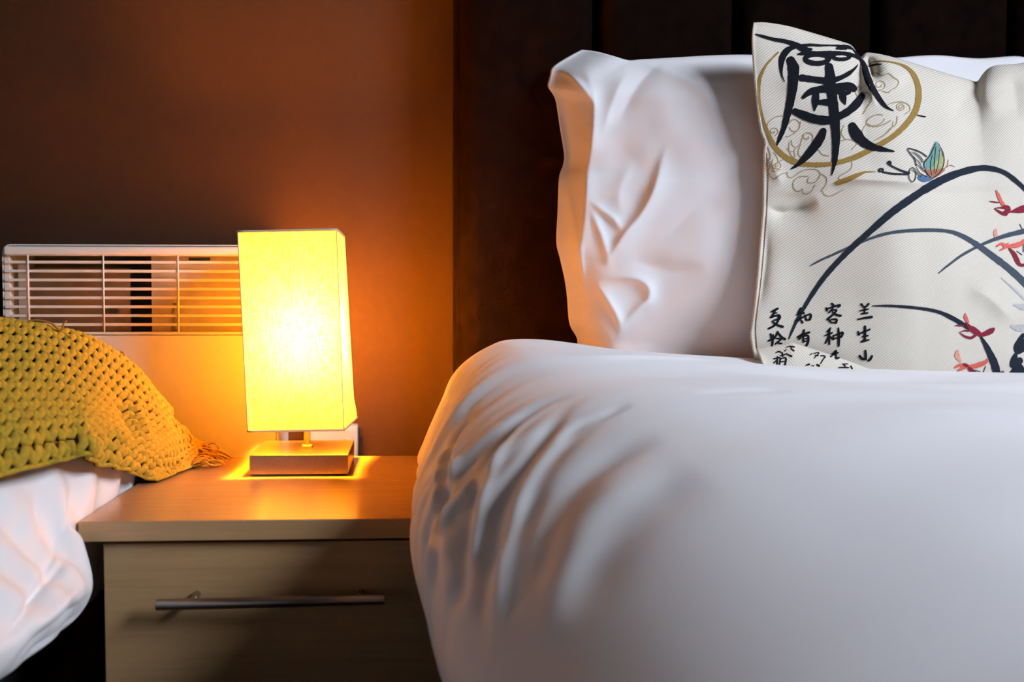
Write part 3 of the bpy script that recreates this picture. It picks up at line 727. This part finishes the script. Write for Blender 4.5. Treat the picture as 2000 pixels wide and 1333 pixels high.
cl += [Bc(*spiral(270,520,15,70,1.5,12)), Bc((140,430,10),(170,520,12),(150,600,12),(180,680,12),(240,712,12),(290,670,12),(340,640,12),(400,630,10)), Bc((210,440,10),(200,520,12),(220,600,12),(280,600,10)),
 Bc((410,620,12),(420,680,14),(480,690,12),(600,610,12),(700,580,12),(820,585,12),(870,640,14),(850,700,14),(800,760,14),(720,770,12),(690,740,12),(720,690,10)),
 Bc((700,680,12),(600,680,14),(520,720,14),(490,800,14),(520,870,14),(580,885,12),(630,850,12)), Bc((620,860,12),(640,915,14),(700,920,12),(750,880,12),(800,800,12)), Bc((880,640,12),(950,690,12),(960,760,12),(920,830,12),(880,880,12)),
 Bc((900,880,12),(930,930,14),(1000,955,14),(1090,920,12),(1190,860,8)), Bc((1310,470,12),(1310,540,14),(1270,600,14),(1180,650,12),(1130,690,12),(1150,740,12)),
 Bc((470,170,10),(480,240,12),(520,270,10)), Bc((570,250,10),(510,310,12),(520,400,12)), Bc((410,290,12),(440,330,12),(500,330,10))]
printed('cloud_scrolls', cl, 'goldline', .0004)
gold = [A((240,295,14),(150,390,18),(98,500,26),(90,600,22),(97,700,18),(122,820,24),(162,930,30),(217,1040,40),(300,1120,44),(400,1165,44),(520,1180,36),(680,1170,36),(850,1120,44),(1000,1045,44),(1150,955,44),(1260,850,46),(1330,740,48),(1350,610,46),(1325,500,42),(1270,425,28),(1190,384,14),(1080,364,10),(1000,368,8),(945,395,6)),
        Bc((1100,770,60),(1200,740,70),(1300,700,70),(1400,660,56),(1500,620,26),(1640,615,10))]
printed('ochre_ring', gold, 'gold', .0006)
# large calligraphic character
big = [A((60,150,6),(110,165,18),(200,190,22),(300,208,26),(380,235,34),(430,262,40),(470,276,36),(500,272,18)),
 A((292,525,6),(270,470,12),(265,400,30),(275,335,42),(310,282,40),(360,254,28),(430,242,22),(500,236,18),(570,240,14),(650,240,9),(720,243,14),(790,252,22),(830,270,10)),
 A((830,270,8),(880,335,16),(918,395,28),(938,470,40),(965,540,38),(1010,620,34),(1060,690,28),(1100,730,16),(1150,755,6)), A((1338,790,6),(1370,797,8),(1402,803,6)),
 A((705,262,16),(735,258,26),(775,263,20)), A((950,405,6),(1000,392,12),(1060,388,5)),
 A((400,308,12),(450,302,24),(560,300,26),(660,300,26),(760,304,26),(840,322,22),(885,352,10)),
 A(*ring_pts(548,345,92,36,32)), A(*ring_pts(738,326,66,24,24)),
 A((340,358,54),(362,420,70),(360,520,66),(345,640,56),(320,760,46),(290,880,34),(255,970,24),(232,1025,8)),
 A((642,410,52),(650,470,62),(655,550,72),(668,640,64),(680,740,64),(690,850,62),(698,960,54),(695,1060,44),(688,1140,36),(680,1200,20),(665,1265,6)),
 A((425,495,44),(500,505,42),(580,515,42),(640,520,48),(720,500,34),(790,465,30),(840,425,16),(868,392,4)),
 A((440,648,24),(490,608,42),(560,588,46),(640,578,52),(740,566,48),(800,564,54),(835,580,48)),
 A((540,615,42),(535,680,46),(528,752,10)), A((545,690,30),(600,688,42),(660,690,40)), A((745,605,42),(755,660,42),(770,705,8)), A((720,610,24),(760,620,30),(800,610,24)),
 A((375,762,44),(430,785,52),(530,820,58),(640,830,58),(720,800,50),(800,755,50),(860,700,52),(902,642,46)),
 A((598,915,42),(575,970,56),(520,1050,56),(450,1130,42),(390,1185,24),(345,1212,8)),
 A((826,876,50),(850,930,72),(900,990,68),(970,1035,50),(1060,1058,30),(1155,1076,8))]
big = [[(a, b, c*1.22) for a, b, c in q] for q in big]
printed('calligraphy_character', big, 'ink', .0009, 'large black brush-written character')
# orchid leaves
printed('orchid_leaf', [[(1541,662,2),(1548,645,5),(1560,620,6),(1590,570,9),(1620,530,10),(1660,488,11),(1700,452,12),(1740,417,14),(1780,388,15),(1820,362,16),(1860,343,15),(1900,331,13),(1930,329,11),(1960,337,9),(1985,355,9),(2012,380,8)]], 'leaf', .0008)
printed('orchid_leaf', [[(1582,520,2),(1600,510,4),(1640,492,5),(1690,470,5),(1740,455,6),(1800,450,7),(1850,452,7),(1880,462,9),(1910,480,11),(1940,502,12),(1970,525,13),(2000,552,14),(2030,580,14)]], 'leaf_grey', .0006)
printed('orchid_leaf', [[(1833,534,2),(1850,520,4),(1880,498,5),(1920,477,6),(1960,462,8),(2000,452,10),(2030,446,10)]], 'leaf_grey', .0007)
printed('orchid_leaf', [[(1704,598,2),(1740,598,5),(1790,602,6),(1830,609,7),(1860,622,9),(1890,640,8)]], 'leaf', .0006)
printed('orchid_leaf', [[(1915,658,4),(1925,675,10),(1935,695,14),(1943,715,15),(1950,745,14)]], 'leaf', .0006)
printed('orchid_leaf', [[(1955,543,1),(1980,565,4),(2005,588,6),(2030,610,6)], [(1980,596,4),(1996,600,11),(2020,602,14)], [(1974,637,4),(1988,641,13),(2020,642,16)]], 'pale_grey', .0005)
D4 = X(1820, 590, 8.33)
printed('orchid_leaf', [D4((1480,540,60),(1420,640,90),(1370,740,90),(1400,800,110),(1500,700,200)), D4((1360,860,60),(1330,950,110),(1330,1040,120),(1420,960,120)), D4((1340,1080,60),(1290,1180,80),(1230,1260,50)), D4((1440,1060,90),(1420,1150,130),(1400,1270,120)), D4((1560,1080,130),(1500,1180,150),(1480,1270,120))], 'leaf', .0006)
# red orchids
E = X(1900, 350, 7.02)
printed('orchid_bloom', [E((320,160,18),(345,220,46),(380,300,46),(425,370,50))], 'coral', .0007)
printed('orchid_bloom', [E((218,306,4),(280,315,20),(352,325,14)), E((430,385,50),(470,400,76),(480,440,66),(440,460,60)), E((295,405,8),(350,395,18),(420,395,30)), E((295,410,8),(340,438,30),(400,472,46),(450,482,50)), E((500,455,10),(560,440,44),(630,425,84),(690,410,100),(740,400,80))], 'crimson', .0008)
printed('orchid_bloom', [E((310,700,36),(308,760,54),(345,830,38))], 'pink', .0006)
printed('orchid_bloom', [E((330,920,30),(390,890,36),(450,925,56)), E((372,978,16),(425,950,36)), E((480,925,48),(560,915,66),(650,890,72),(688,835,20)), E((450,900,20),(480,885,20))], 'coral', .0008)
printed('orchid_bloom', [E((500,960,30),(560,1030,56),(600,1110,66),(640,1175,46),(720,1182,46))], 'crimson', .0007)
printed('orchid_bloom', [D4((540,190,16),(545,250,60),(578,325,54))], 'coral', .0007)
printed('orchid_bloom', [D4((370,385,8),(440,385,28),(510,390,22)), D4((560,350,36),(610,410,66),(670,455,100),(730,495,90),(790,540,60)), D4((440,495,6),(520,470,22),(600,470,36)), D4((450,500,12),(530,560,34),(630,585,44),(700,545,46)), D4((800,540,56),(880,510,86),(960,470,90),(995,442,50))], 'crimson', .0009)
printed('orchid_bloom', [D4((412,805,50),(410,880,80),(462,965,36))], 'pink', .0007)
printed('orchid_bloom', [D4((382,1060,36),(450,1030,56),(540,1030,66)), D4((430,1108,36),(500,1080,46),(570,1050,46)), D4((600,1050,56),(700,1040,76),(800,1010,76),(885,970,50),(890,925,14))], 'coral', .0008)
printed('orchid_bloom', [D4((520,1020,50),(570,1040,50)), D4((605,1080,56),(660,1140,84),(720,1225,100)), D4((1000,1190,30),(1060,1215,40),(1150,1140,40))], 'crimson', .0009)
for q in (D4((700,1110,12),(780,1140,16),(830,1190,20)), D4((870,1050,14),(840,1130,16),(820,1220,16)), E((640,620,10),(680,700,12)), E((690,880,12),(690,1000,12)), E((600,990,8),(670,1040,14))):
    printed('flower_stalk', [q], 'leaf_grey', .0006)
# butterfly
Hb = X(1680, 260, 5.128)
printed('butterfly_wing', [Hb((760,100,30),(755,160,80),(750,230,130),(740,300,170),(735,370,150))], 'teal', .0006)
printed('butterfly_wing', [Hb((790,200,30),(800,280,70),(770,350,90),(740,390,80))], 'olive', .0008)
printed('butterfly_wing', [Hb((660,385,30),(700,400,60),(760,400,80),(830,370,30)), Hb((690,430,40),(740,425,50),(790,400,30))], 'rust', .0009)
printed('butterfly_body', [Hb((600,450,50),(640,462,60),(700,460,36)), Hb((590,440,24),(660,440,26))], 'blue', .0009)
printed('butterfly_lines', [Hb((290,300,44)), Hb((285,300,34),(310,330,16),(400,375,18),(490,405,18)), Hb(*ring_pts(208,375,22,14,16)), Hb((230,395,16),(330,412,18),(480,416,18)),
   Hb((470,165,8),(500,210,10),(540,260,10),(560,330,10)), Hb((475,155,8),(540,170,10),(610,200,10),(665,240,10)), Hb((510,190,5),(580,240,7),(620,300,7)), Hb((540,190,5),(600,240,7),(630,290,7)), Hb((530,240,5),(590,300,7),(620,360,7)), Hb((555,310,5),(600,350,7),(640,390,7)),
   Hb(*ring_pts(520,420,36,70,8)), Hb((510,370,5),(560,400,8),(600,440,8)), Hb((560,345,6),(590,400,8),(660,440,10)),
   Hb((750,110,7),(700,220,9),(640,300,10),(650,380,8),(700,450,10)), Hb((780,110,7),(825,200,9),(835,300,9),(800,390,9),(720,460,10)), Hb((755,140,4),(740,280,6),(735,400,6)), Hb((720,220,4),(700,320,6),(710,420,6)), Hb((790,170,4),(780,300,6),(750,410,6))], 'leaf', .0011, caps=True)
printed('butterfly_feelers', [Hb((830,370,8),(870,330,8),(880,270,5)), Hb((850,350,8),(900,325,7),(945,340,4))], 'rust', .0006)
# small written columns
Ct = X(1460, 560, 6.667)
txt = [  # first column from the right
 Ct((1482,232,26),(1512,268,18)), Ct((1575,228,26),(1545,266,16)), Ct((1462,318,14),(1520,305,22),(1572,296,16)), Ct((1528,262,18),(1522,350,20)), Ct((1478,358,14),(1560,345,22)), Ct((1437,428,18),(1520,412,24),(1615,398,30)),
 Ct((1440,590,22),(1450,625,28)), Ct((1450,618,16),(1520,590,22),(1590,560,22)), Ct((1530,522,26),(1528,620,30),(1524,705,26)), Ct((1490,655,14),(1565,640,20)), Ct((1482,718,22),(1530,706,24),(1580,695,16)),
 Ct((1534,838,26),(1538,900,28),(1540,950,22)), Ct((1460,905,28),(1490,940,30),(1540,945,26)), Ct((1618,908,28),(1600,945,28),(1572,965,26)),
 # second column
 Ct((1100,226,26),(1130,252,22)), Ct((1026,282,22),(1036,312,28)), Ct((1040,292,16),(1120,262,20),(1208,242,24),(1180,272,16)), Ct((1112,282,16),(1060,342,18)), Ct((1090,312,16),(1160,306,20),(1120,360,22),(1040,428,24)), Ct((1100,330,14),(1150,366,24),(1212,382,26)), Ct((1055,432,22),(1082,462,24)), Ct((1090,430,18),(1160,430,24),(1150,475,24)), Ct((1095,470,18),(1145,472,18)),
 Ct((1082,540,16),(1060,570,24),(1034,592,14)), Ct((1008,640,16),(1060,622,24),(1102,604,18)), Ct((1066,565,24),(1060,660,26),(1066,750,22)), Ct((1056,650,20),(1015,738,18)), Ct((1070,648,16),(1098,680,18)), Ct((1118,640,20),(1116,690,22)), Ct((1120,640,18),(1180,622,22),(1240,600,26),(1220,660,20)), Ct((1120,684,16),(1212,656,20)), Ct((1184,545,20),(1188,660,28),(1186,772,24)),
 Ct((1100,880,20),(1150,866,26),(1180,862,14)), Ct((1152,838,24),(1120,880,26),(1086,915,18)), Ct((1150,890,20),(1152,938,22),(1192,930,20)),
 # third column
 Ct((692,288,24),(665,340,26)), Ct((640,366,16),(735,346,22)), Ct((626,444,22),(680,420,26),(724,398,20)), Ct((692,340,22),(684,410,24),(644,462,20)), Ct((690,430,18),(716,470,24)), Ct((748,378,22),(764,434,24)), Ct((752,382,18),(822,364,24),(812,430,24),(768,436,20)),
 Ct((652,660,20),(700,630,22),(802,598,24)), Ct((736,570,24),(715,630,22),(664,690,20),(690,676,12)), Ct((722,652,20),(730,722,20)), Ct((722,650,16),(786,640,22),(790,720,24),(768,770,20)), Ct((736,682,12),(780,678,14)), Ct((738,712,12),(780,708,14)),
 # fourth column
 Ct((312,328,18),(350,312,26),(392,288,24)), Ct((356,318,22),(332,370,24),(300,402,20)), Ct((306,404,18),(360,384,22),(414,378,26),(412,424,24),(340,440,16)), Ct((404,400,24),(392,460,24),(340,515,24),(276,548,22)), Ct((322,456,18),(380,500,24),(456,525,28)), Ct((330,350,14),(380,345,16)),
 Ct((300,620,20),(310,660,22),(312,700,18)), Ct((334,630,18),(328,700,24),(322,772,20)), Ct((276,706,22),(310,690,20)), Ct((392,590,22),(372,640,22),(334,690,18)), Ct((394,600,20),(440,655,24),(490,686,24)), Ct((372,676,14),(440,684,20),(400,716,18),(366,746,18)), Ct((384,730,16),(444,744,20)),
 # on the folded corner
 Ct((372,868,10),(404,852,16),(440,862,10)), Ct((452,868,14),(462,912,16)), Ct((486,846,10),(500,830,12)), Ct((500,880,12),(540,896,14),(572,912,22)), Ct((430,905,12),(490,892,14)), Ct((345,945,14),(420,930,16)), Ct((392,920,16),(384,1010,18)), Ct((345,995,16),(390,960,14)), Ct((430,940,14),(416,1015,16)), Ct((430,945,14),(500,935,16),(490,1020,20)), Ct((430,985,12),(500,978,14)),
 Ct((518,790,12),(560,782,14),(610,792,14)), Ct((575,786,12),(570,815,12),(605,842,14)), Ct((815,895,10),(835,880,12)), Ct((862,876,10),(930,866,12),(870,935,12)), Ct((880,900,10),(920,905,12)), Ct((955,905,12),(1010,915,14),(980,960,12),(955,1005,12)), Ct((765,1028,14),(800,1018,22)), Ct((840,1030,10),(860,1036,12)), Ct((905,1024,18),(932,1036,22)), Ct((1190,1060,12),(1260,1058,16),(1320,1062,10)), Ct((1250,1020,12),(1270,1040,14)), Ct((1345,1040,12),(1362,1075,14)), Ct((1235,1015,10),(1300,1012,12)),
]
txt = [[(a, b, c*1.2) for a, b, c in q] for q in txt]
printed('written_verse', txt, 'ink', .0008, 'small columns of black brush-written characters')
printed('seam_stitching', [[(1497,300,1.6),(1500,350,1.6),(1497,420,1.6),(1494,460,1.8),(1487,540,1.8),(1480,600,1.8),(1476,640,1.8),(1478,680,1.8)]], 'thread', .0004)

# ------------------------------------------------------------------ left bed: white duvet
LA = [(-1.50,.50),(-1.46,.66),(-1.2,.70),(-.85,.715),(-.66,.70),(-.55,.67),(-.48,.635),(-.445,.60),(-.42,.57),(-.39,.545),(-.358,.52),(-.345,.495),(-.365,.463),(-.41,.44),(-.48,.425)]
LB = [(-1.50,.50),(-1.46,.66),(-1.2,.72),(-.85,.755),(-.66,.755),(-.57,.735),(-.49,.705),(-.44,.665),(-.405,.63),(-.388,.595),(-.387,.555),(-.398,.50),(-.402,.46),(-.415,.42),(-.45,.40)]
LM = mixp(LA, LB, .5); LM[9:] = LA[9:]
LC = [(x-.03, z) for x, z in LA]
st = [(1.36, LB), (1.06, LB), (1.0, mixp(LM, LB, .7)), (.955, LM), (.86, LA), (.72, mixp(LA, LC, .6)), (.55, LC), (.0, LC), (-.6, LC)]
ys = np.array([s[0] for s in st]); pr = np.array([s[1] for s in st]); Yg = np.concatenate([np.linspace(1.36, .4, 230), np.linspace(.4, -.6, 40)[1:]]); nY = len(Yg); nS_ = 240
py_ = np.zeros((nY, pr.shape[1], 2)); ker = np.hanning(17); ker /= ker.sum()
for k in range(pr.shape[1]):
    for c in range(2): py_[:, k, c] = np.convolve(np.pad(np.interp(-Yg, -ys, pr[:, k, c]), 8, mode='edge'), ker, 'valid')
ps = np.stack([crom(py_[i], nS_) for i in range(nY)])
P = np.concatenate([ps[..., :1], np.repeat(Yg[:, None], nS_, 1)[..., None], ps[..., 1:]], -1)
nrm = grid_normals(P)
if nrm[nY//2, nS_//4, 2] < 0: nrm = -nrm
px, py = project(P); sN = np.linspace(0, 1, nS_)[None]+0*P[..., 1]; YY = P[..., 1]
s_ = np.sin(2*np.pi*15*(YY+.07*vnoise(sN*4, YY*5, 31)+.25*np.clip(sN-.62, 0, 1)))
d = .0045*s_*np.clip((sN-.45)/.15, 0, 1)*np.clip((.80-sN)/.1, .25, 1)+.008*vnoise(sN*8, YY*6, 33)
K = X(0, 860, 2.817)
kk = lambda *q: [(a/2.817, 860+b/2.817) for a, b in q]
d += np.where(((C_-P)*nrm).sum(-1) > 0, ridges(px, py, [
  (kk((510,830),(400,930),(240,1090),(40,1290)), -.009, 8, 12), (kk((400,560),(330,690),(220,820),(100,1000),(0,1120)), -.009, 10, 14),
  (kk((480,760),(340,900),(160,1080)), .007, 14), (kk((340,480),(300,600),(240,760),(130,960)), -.006, 9), (kk((430,240),(400,380),(350,520)), -.005, 8),
  (kk((230,230),(225,420),(200,620)), -.004, 10), (kk((120,240),(110,420),(90,640)), -.004, 12)]), 0)
P = P+nrm*d[..., None]
lim = np.where(P[..., 1] > .985, TX0-.004, 9.); hold = (P[..., 2] < TOP_Z+.012)
P[..., 0] = np.where(hold, np.minimum(P[..., 0], lim), P[..., 0])
me = grid_mesh('duvet', P, np.stack([sN*1.5, YY], -1))
if me.polygons[nS_*100+60].normal.z < 0: me.flip_normals()
ldv = tag(link('duvet', me, M['linen'], None), 'rumpled white duvet hanging off the bed under the mustard throw', 'duvet')
sol = ldv.modifiers.new('thickness', 'SOLIDIFY'); sol.thickness = .004; sol.offset = -1

# ------------------------------------------------------------------ mustard knitted throw
tz = TOP_Z+.004
def tab(px_, py_): return at_z(px_, py_, tz)
cols = [  # lower edge, lower middle, upper middle, crest, then over the back
 [Vector((-1.16,.70,.735)), Vector((-1.16,.76,.752)), Vector((-1.17,.95,.785)), Vector((-1.18,1.12,.80))],
 [Vector((-.80,.72,.742)), Vector((-.80,.78,.762)), Vector((-.81,.95,.795)), Vector((-.82,1.10,.805))],
 [at(-210,985,.80), at(-200,880,.83), at(-190,740,.92), at(-180,630,1.06)],
 [at(-80,948,.84), at(-72,860,.87), at(-66,735,.96), at(-60,624,1.10)],
 [at(0,930,.88), at(4,850,.91), at(8,735,1.01), at(12,630,1.13)],
 [at(60,916,.92), at(62,845,.945), at(66,745,1.04), at(70,635,1.15)],
 [at(120,902,.96), at(122,840,.985), at(126,755,1.07), at(130,652,1.18)],
 [at(165,890,.99), at(166,840,1.01), at(170,770,1.10), at(175,670,1.205)],
 [at(185,905,1.03), at(192,848,1.06), at(208,790,1.14), at(220,697,1.235)],
 [at(222,912,1.075), at(228,866,1.10), at(245,815,1.18), at(258,725,1.265)],
 [at(250,920,1.12), at(260,885,1.145), at(282,835,1.215), at(296,765,1.295)],
 [at(280,932,1.19), at(292,903,1.20), at(312,865,1.25), at(328,805,1.325)],
 [tab(318,936), at(326,917,1.275), at(340,890,1.295), at(350,838,1.35)],
 [tab(350,922), at(354,910,1.318), at(362,893,1.335), at(370,862,1.372)],
 [tab(378,911), at(381,903,1.352), at(385,892,1.365), at(390,873,1.388)],
]
CP = []
for k, c in enumerate(cols):
    t = k/(len(cols)-1); T_ = c[3]; drop = max(0.0, T_.z-tz)
    back = [T_+Vector((-.012, .05*(1-t)+.012, -.012-.10*drop)), T_+Vector((-.03, .11*(1-t)+.02, -.05-.35*drop*(.4+t)))]
    for b in back: b.z = max(b.z, tz if b.x > TX0 else .45)
    CP.append([tuple(p) for p in c+back])
CP = np.array(CP)                       # (13, 6, 3)
NU, NVv = 900, 300
TP = crom(crom(CP, NU).transpose(1, 0, 2), NVv).transpose(1, 0, 2)
def even(Q, axis):
    Q = np.moveaxis(Q, axis, 0); n = len(Q); seg = np.linalg.norm(np.diff(Q, axis=0), axis=-1)
    if axis == 0: seg = np.repeat(seg.mean(1)[:, None], Q.shape[1], 1)
    c = np.concatenate([np.zeros((1, Q.shape[1])), np.cumsum(seg, 0)]); c /= c[-1]; t = np.linspace(0, 1, n); out = np.empty_like(Q)
    for k in range(Q.shape[1]):
        for a_ in range(3): out[:, k, a_] = np.interp(t, c[:, k], Q[:, k, a_])
    return np.moveaxis(out, 0, axis)
TP = even(even(TP, 1), 0)
uu = np.linspace(0, 1, NU)[:, None]; vv = np.linspace(0, 1, NVv)[None]
tn = grid_normals(TP)
if ((C_-TP)*tn).sum(-1)[int(NU*.75), NVv//4] < 0: tn = -tn
tpx, tpy = project(TP)
dd = .010*vnoise(uu*16+0*vv, vv*5+0*uu, 41)+.0035*np.sin(uu*170)*np.exp(-(vv/.10)**2)*np.clip((uu-.6)/.15, 0, 1)
hh = lambda *q: [(a/3.702, 600+b/3.702) for a, b in q]
dd += np.where(vv < .66, ridges(tpx, tpy, [
  (hh((800,600),(870,700),(930,850),(960,980),(960,1080)), -.009, 12), (hh((900,560),(960,720),(1000,880),(1010,1080)), .010, 9),
  (hh((1220,740),(1250,830),(1290,920)), -.010, 8), (hh((480,960),(620,960),(760,960),(860,990)), -.008, 10, 14), (hh((500,1050),(560,1000),(640,990),(700,1060)), .010, 14),
  (hh((720,1000),(830,950),(880,1020)), .007, 12), (hh((1010,660),(1100,780),(1180,960)), .008, 16)]), 0)
TP = TP+tn*dd[..., None]; TP[..., 2] = np.where((TP[..., 0] > TX0) & (TP[..., 1] > 1.0), np.maximum(TP[..., 2], TOP_Z+.0045), TP[..., 2])
tn = grid_normals(TP)
if ((C_-TP)*tn).sum(-1)[int(NU*.75), NVv//4] < 0: tn = -tn
throw = empty('knitted_throw', tuple(TP[700, 20]), 'chunky mustard knitted throw with a fringe trailing onto the bedside table', 'throw')
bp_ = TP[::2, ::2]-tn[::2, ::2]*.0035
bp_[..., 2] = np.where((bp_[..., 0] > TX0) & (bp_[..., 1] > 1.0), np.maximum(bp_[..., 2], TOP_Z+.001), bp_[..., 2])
me = grid_mesh('knit_gap_shade', bp_); link('knit_gap_shade', me, M['gap_shade'], throw)  # sheet added behind the yarn, its dark colour stands for shade between stitches
# real-length parameters so that stitches stay even
def samp(A_, fu, fv):
    fu = np.clip(fu, 0, 1)*(NU-1); fv = np.clip(fv, 0, 1)*(NVv-1); i = np.minimum(fu.astype(int), NU-2); j = np.minimum(fv.astype(int), NVv-2)
    a, b = (fu-i)[..., None], (fv-j)[..., None]
    return A_[i, j]*(1-a)*(1-b)+A_[i+1, j]*a*(1-b)+A_[i, j+1]*(1-a)*b+A_[i+1, j+1]*a*b
ST_U, ROWS = 72, 21
VV, FF, off = [], [], 0
ns_ = 9
for r in range(ROWS):
    k = np.arange(ST_U*ns_+1)/ns_                     # position in stitches
    ph = .5*(r % 2)
    tri = np.abs(((k+ph) % 1.0)-.5)*2                 # 1 at the feet, 0 at the apex
    arch = 1-tri**1.3
    row_h = 1/ROWS
    jit = .10*vnoise(k*1.7, np.full_like(k, r*3.1), 51)
    fv = (r+.22+.80*arch+jit)*row_h
    fu = (k+.06*np.sin(2*np.pi*(k+ph)))/ST_U
    c = samp(TP, fu, fv); nr_ = samp(tn, fu, fv); nr_ /= np.linalg.norm(nr_, axis=1)[:, None]
    h = .0008+.0036*np.sin(np.pi*arch)**2*0+.0030*(1-np.abs(2*arch-1))+.0012*arch
    c = c+nr_*h[:, None]
    t = np.gradient(c, axis=0); t /= np.linalg.norm(t, axis=1)[:, None]+1e-9
    b = np.cross(t, nr_); b /= np.linalg.norm(b, axis=1)[:, None]+1e-9
    # local row spacing decides how thick the yarn is
    sp = np.linalg.norm(samp(TP, fu, fv+row_h*.5)-samp(TP, fu, fv-row_h*.5), axis=1)
    su = np.linalg.norm(samp(TP, fu+.5/ST_U, fv)-samp(TP, fu-.5/ST_U, fv), axis=1)
    rad = np.clip(np.minimum(sp*.47, su*.32), .0014, .0056)
    n = 7; an = np.linspace(0, 2*np.pi, n, endpoint=False)
    ringv = c[:, None]+rad[:, None, None]*(np.cos(an)[None, :, None]*b[:, None]+.62*np.sin(an)[None, :, None]*nr_[:, None])
    VV.append(ringv.reshape(-1, 3)); m = len(c)
    i, j = np.meshgrid(np.arange(m-1), np.arange(n), indexing='ij')
    FF.append(np.stack([i*n+j, i*n+(j+1) % n, (i+1)*n+(j+1) % n, (i+1)*n+j], -1).reshape(-1, 4)+off); off += m*n
VV = np.concatenate(VV); FF = np.concatenate(FF)
VV[:, 2] = np.where((VV[:, 0] > TX0) & (VV[:, 1] > 1.0), np.maximum(VV[:, 2], TOP_Z+.0008), VV[:, 2])
me = bpy.data.meshes.new('knit_stitches'); me.from_pydata(VV.tolist(), [], FF.tolist()); me.update()
ks = link('knit_stitches', me, M['yarn'], throw, smooth=True); ks['kind'] = 'stuff'
# plain selvedge along the lower edge
e0 = TP[:, 1]; tube('selvedge', e0[::3]+tn[::3, 1]*.001, .0028, M['yarn'], throw, 8)
# fringe strands at the end that lies on the table, and loose loops along the crest
def strand(pts, r=.0013, name='fringe_strand'):
    q = crom(np.array([tuple(p) for p in pts]), len(pts)*7)
    q[:, 2] = np.where((q[:, 1] < TY1) & (q[:, 0] > TX0), np.maximum(q[:, 2], TOP_Z+r), q[:, 2])
    tube(name, q, r, M['fringe'], throw, 6)
rr = random.Random(5)
for k in range(56):
    fv = .02+.62*k/55; p0 = Vector(samp(TP, np.array([.992]), np.array([fv]))[0]); L_ = rr.uniform(.028, .058)
    ang = rr.uniform(-.5, .72); pts = [p0]
    for s in (1, 2, 3, 4):
        f = s/4
        y = min(p0.y+L_*f*(.25+.3*rr.random())-.01*f, TY1-.004)
        pts.append(Vector((p0.x+L_*f*math.cos(ang)*.9, y+.006*math.sin(4*f+k), max(tz, p0.z*(1-f)+tz*f)+rr.uniform(0, .009)*math.sin(math.pi*f)+.001)))
    strand(pts, rr.uniform(.0011, .0016))
for q in ([(328,800),(338,822),(345,845),(343,862),(350,872),(348,850),(345,830)], [(352,838),(360,842),(364,850),(357,857),(352,850)], [(356,855),(366,849),(374,856),(369,868),(360,868)],
          [(398,878),(408,868),(418,866),(427,874),(424,886),(416,892)], [(232,692),(238,688),(243,694),(238,699)], [(250,712),(258,709),(262,714)], [(40,632),(70,626),(100,632),(118,646),(125,632),(130,626)], [(48,634),(64,640),(90,640),(140,660)]):
    dep = np.interp(q[0][0], [0, 130, 230, 300, 350, 400], [1.15, 1.20, 1.26, 1.31, 1.355, 1.395])
    strand([at(a, b, dep-.012) for a, b in q], .0014, 'loose_loop')
print('tris', sum(len(o.data.polygons)*2 for o in COL.objects if o.type == 'MESH'))
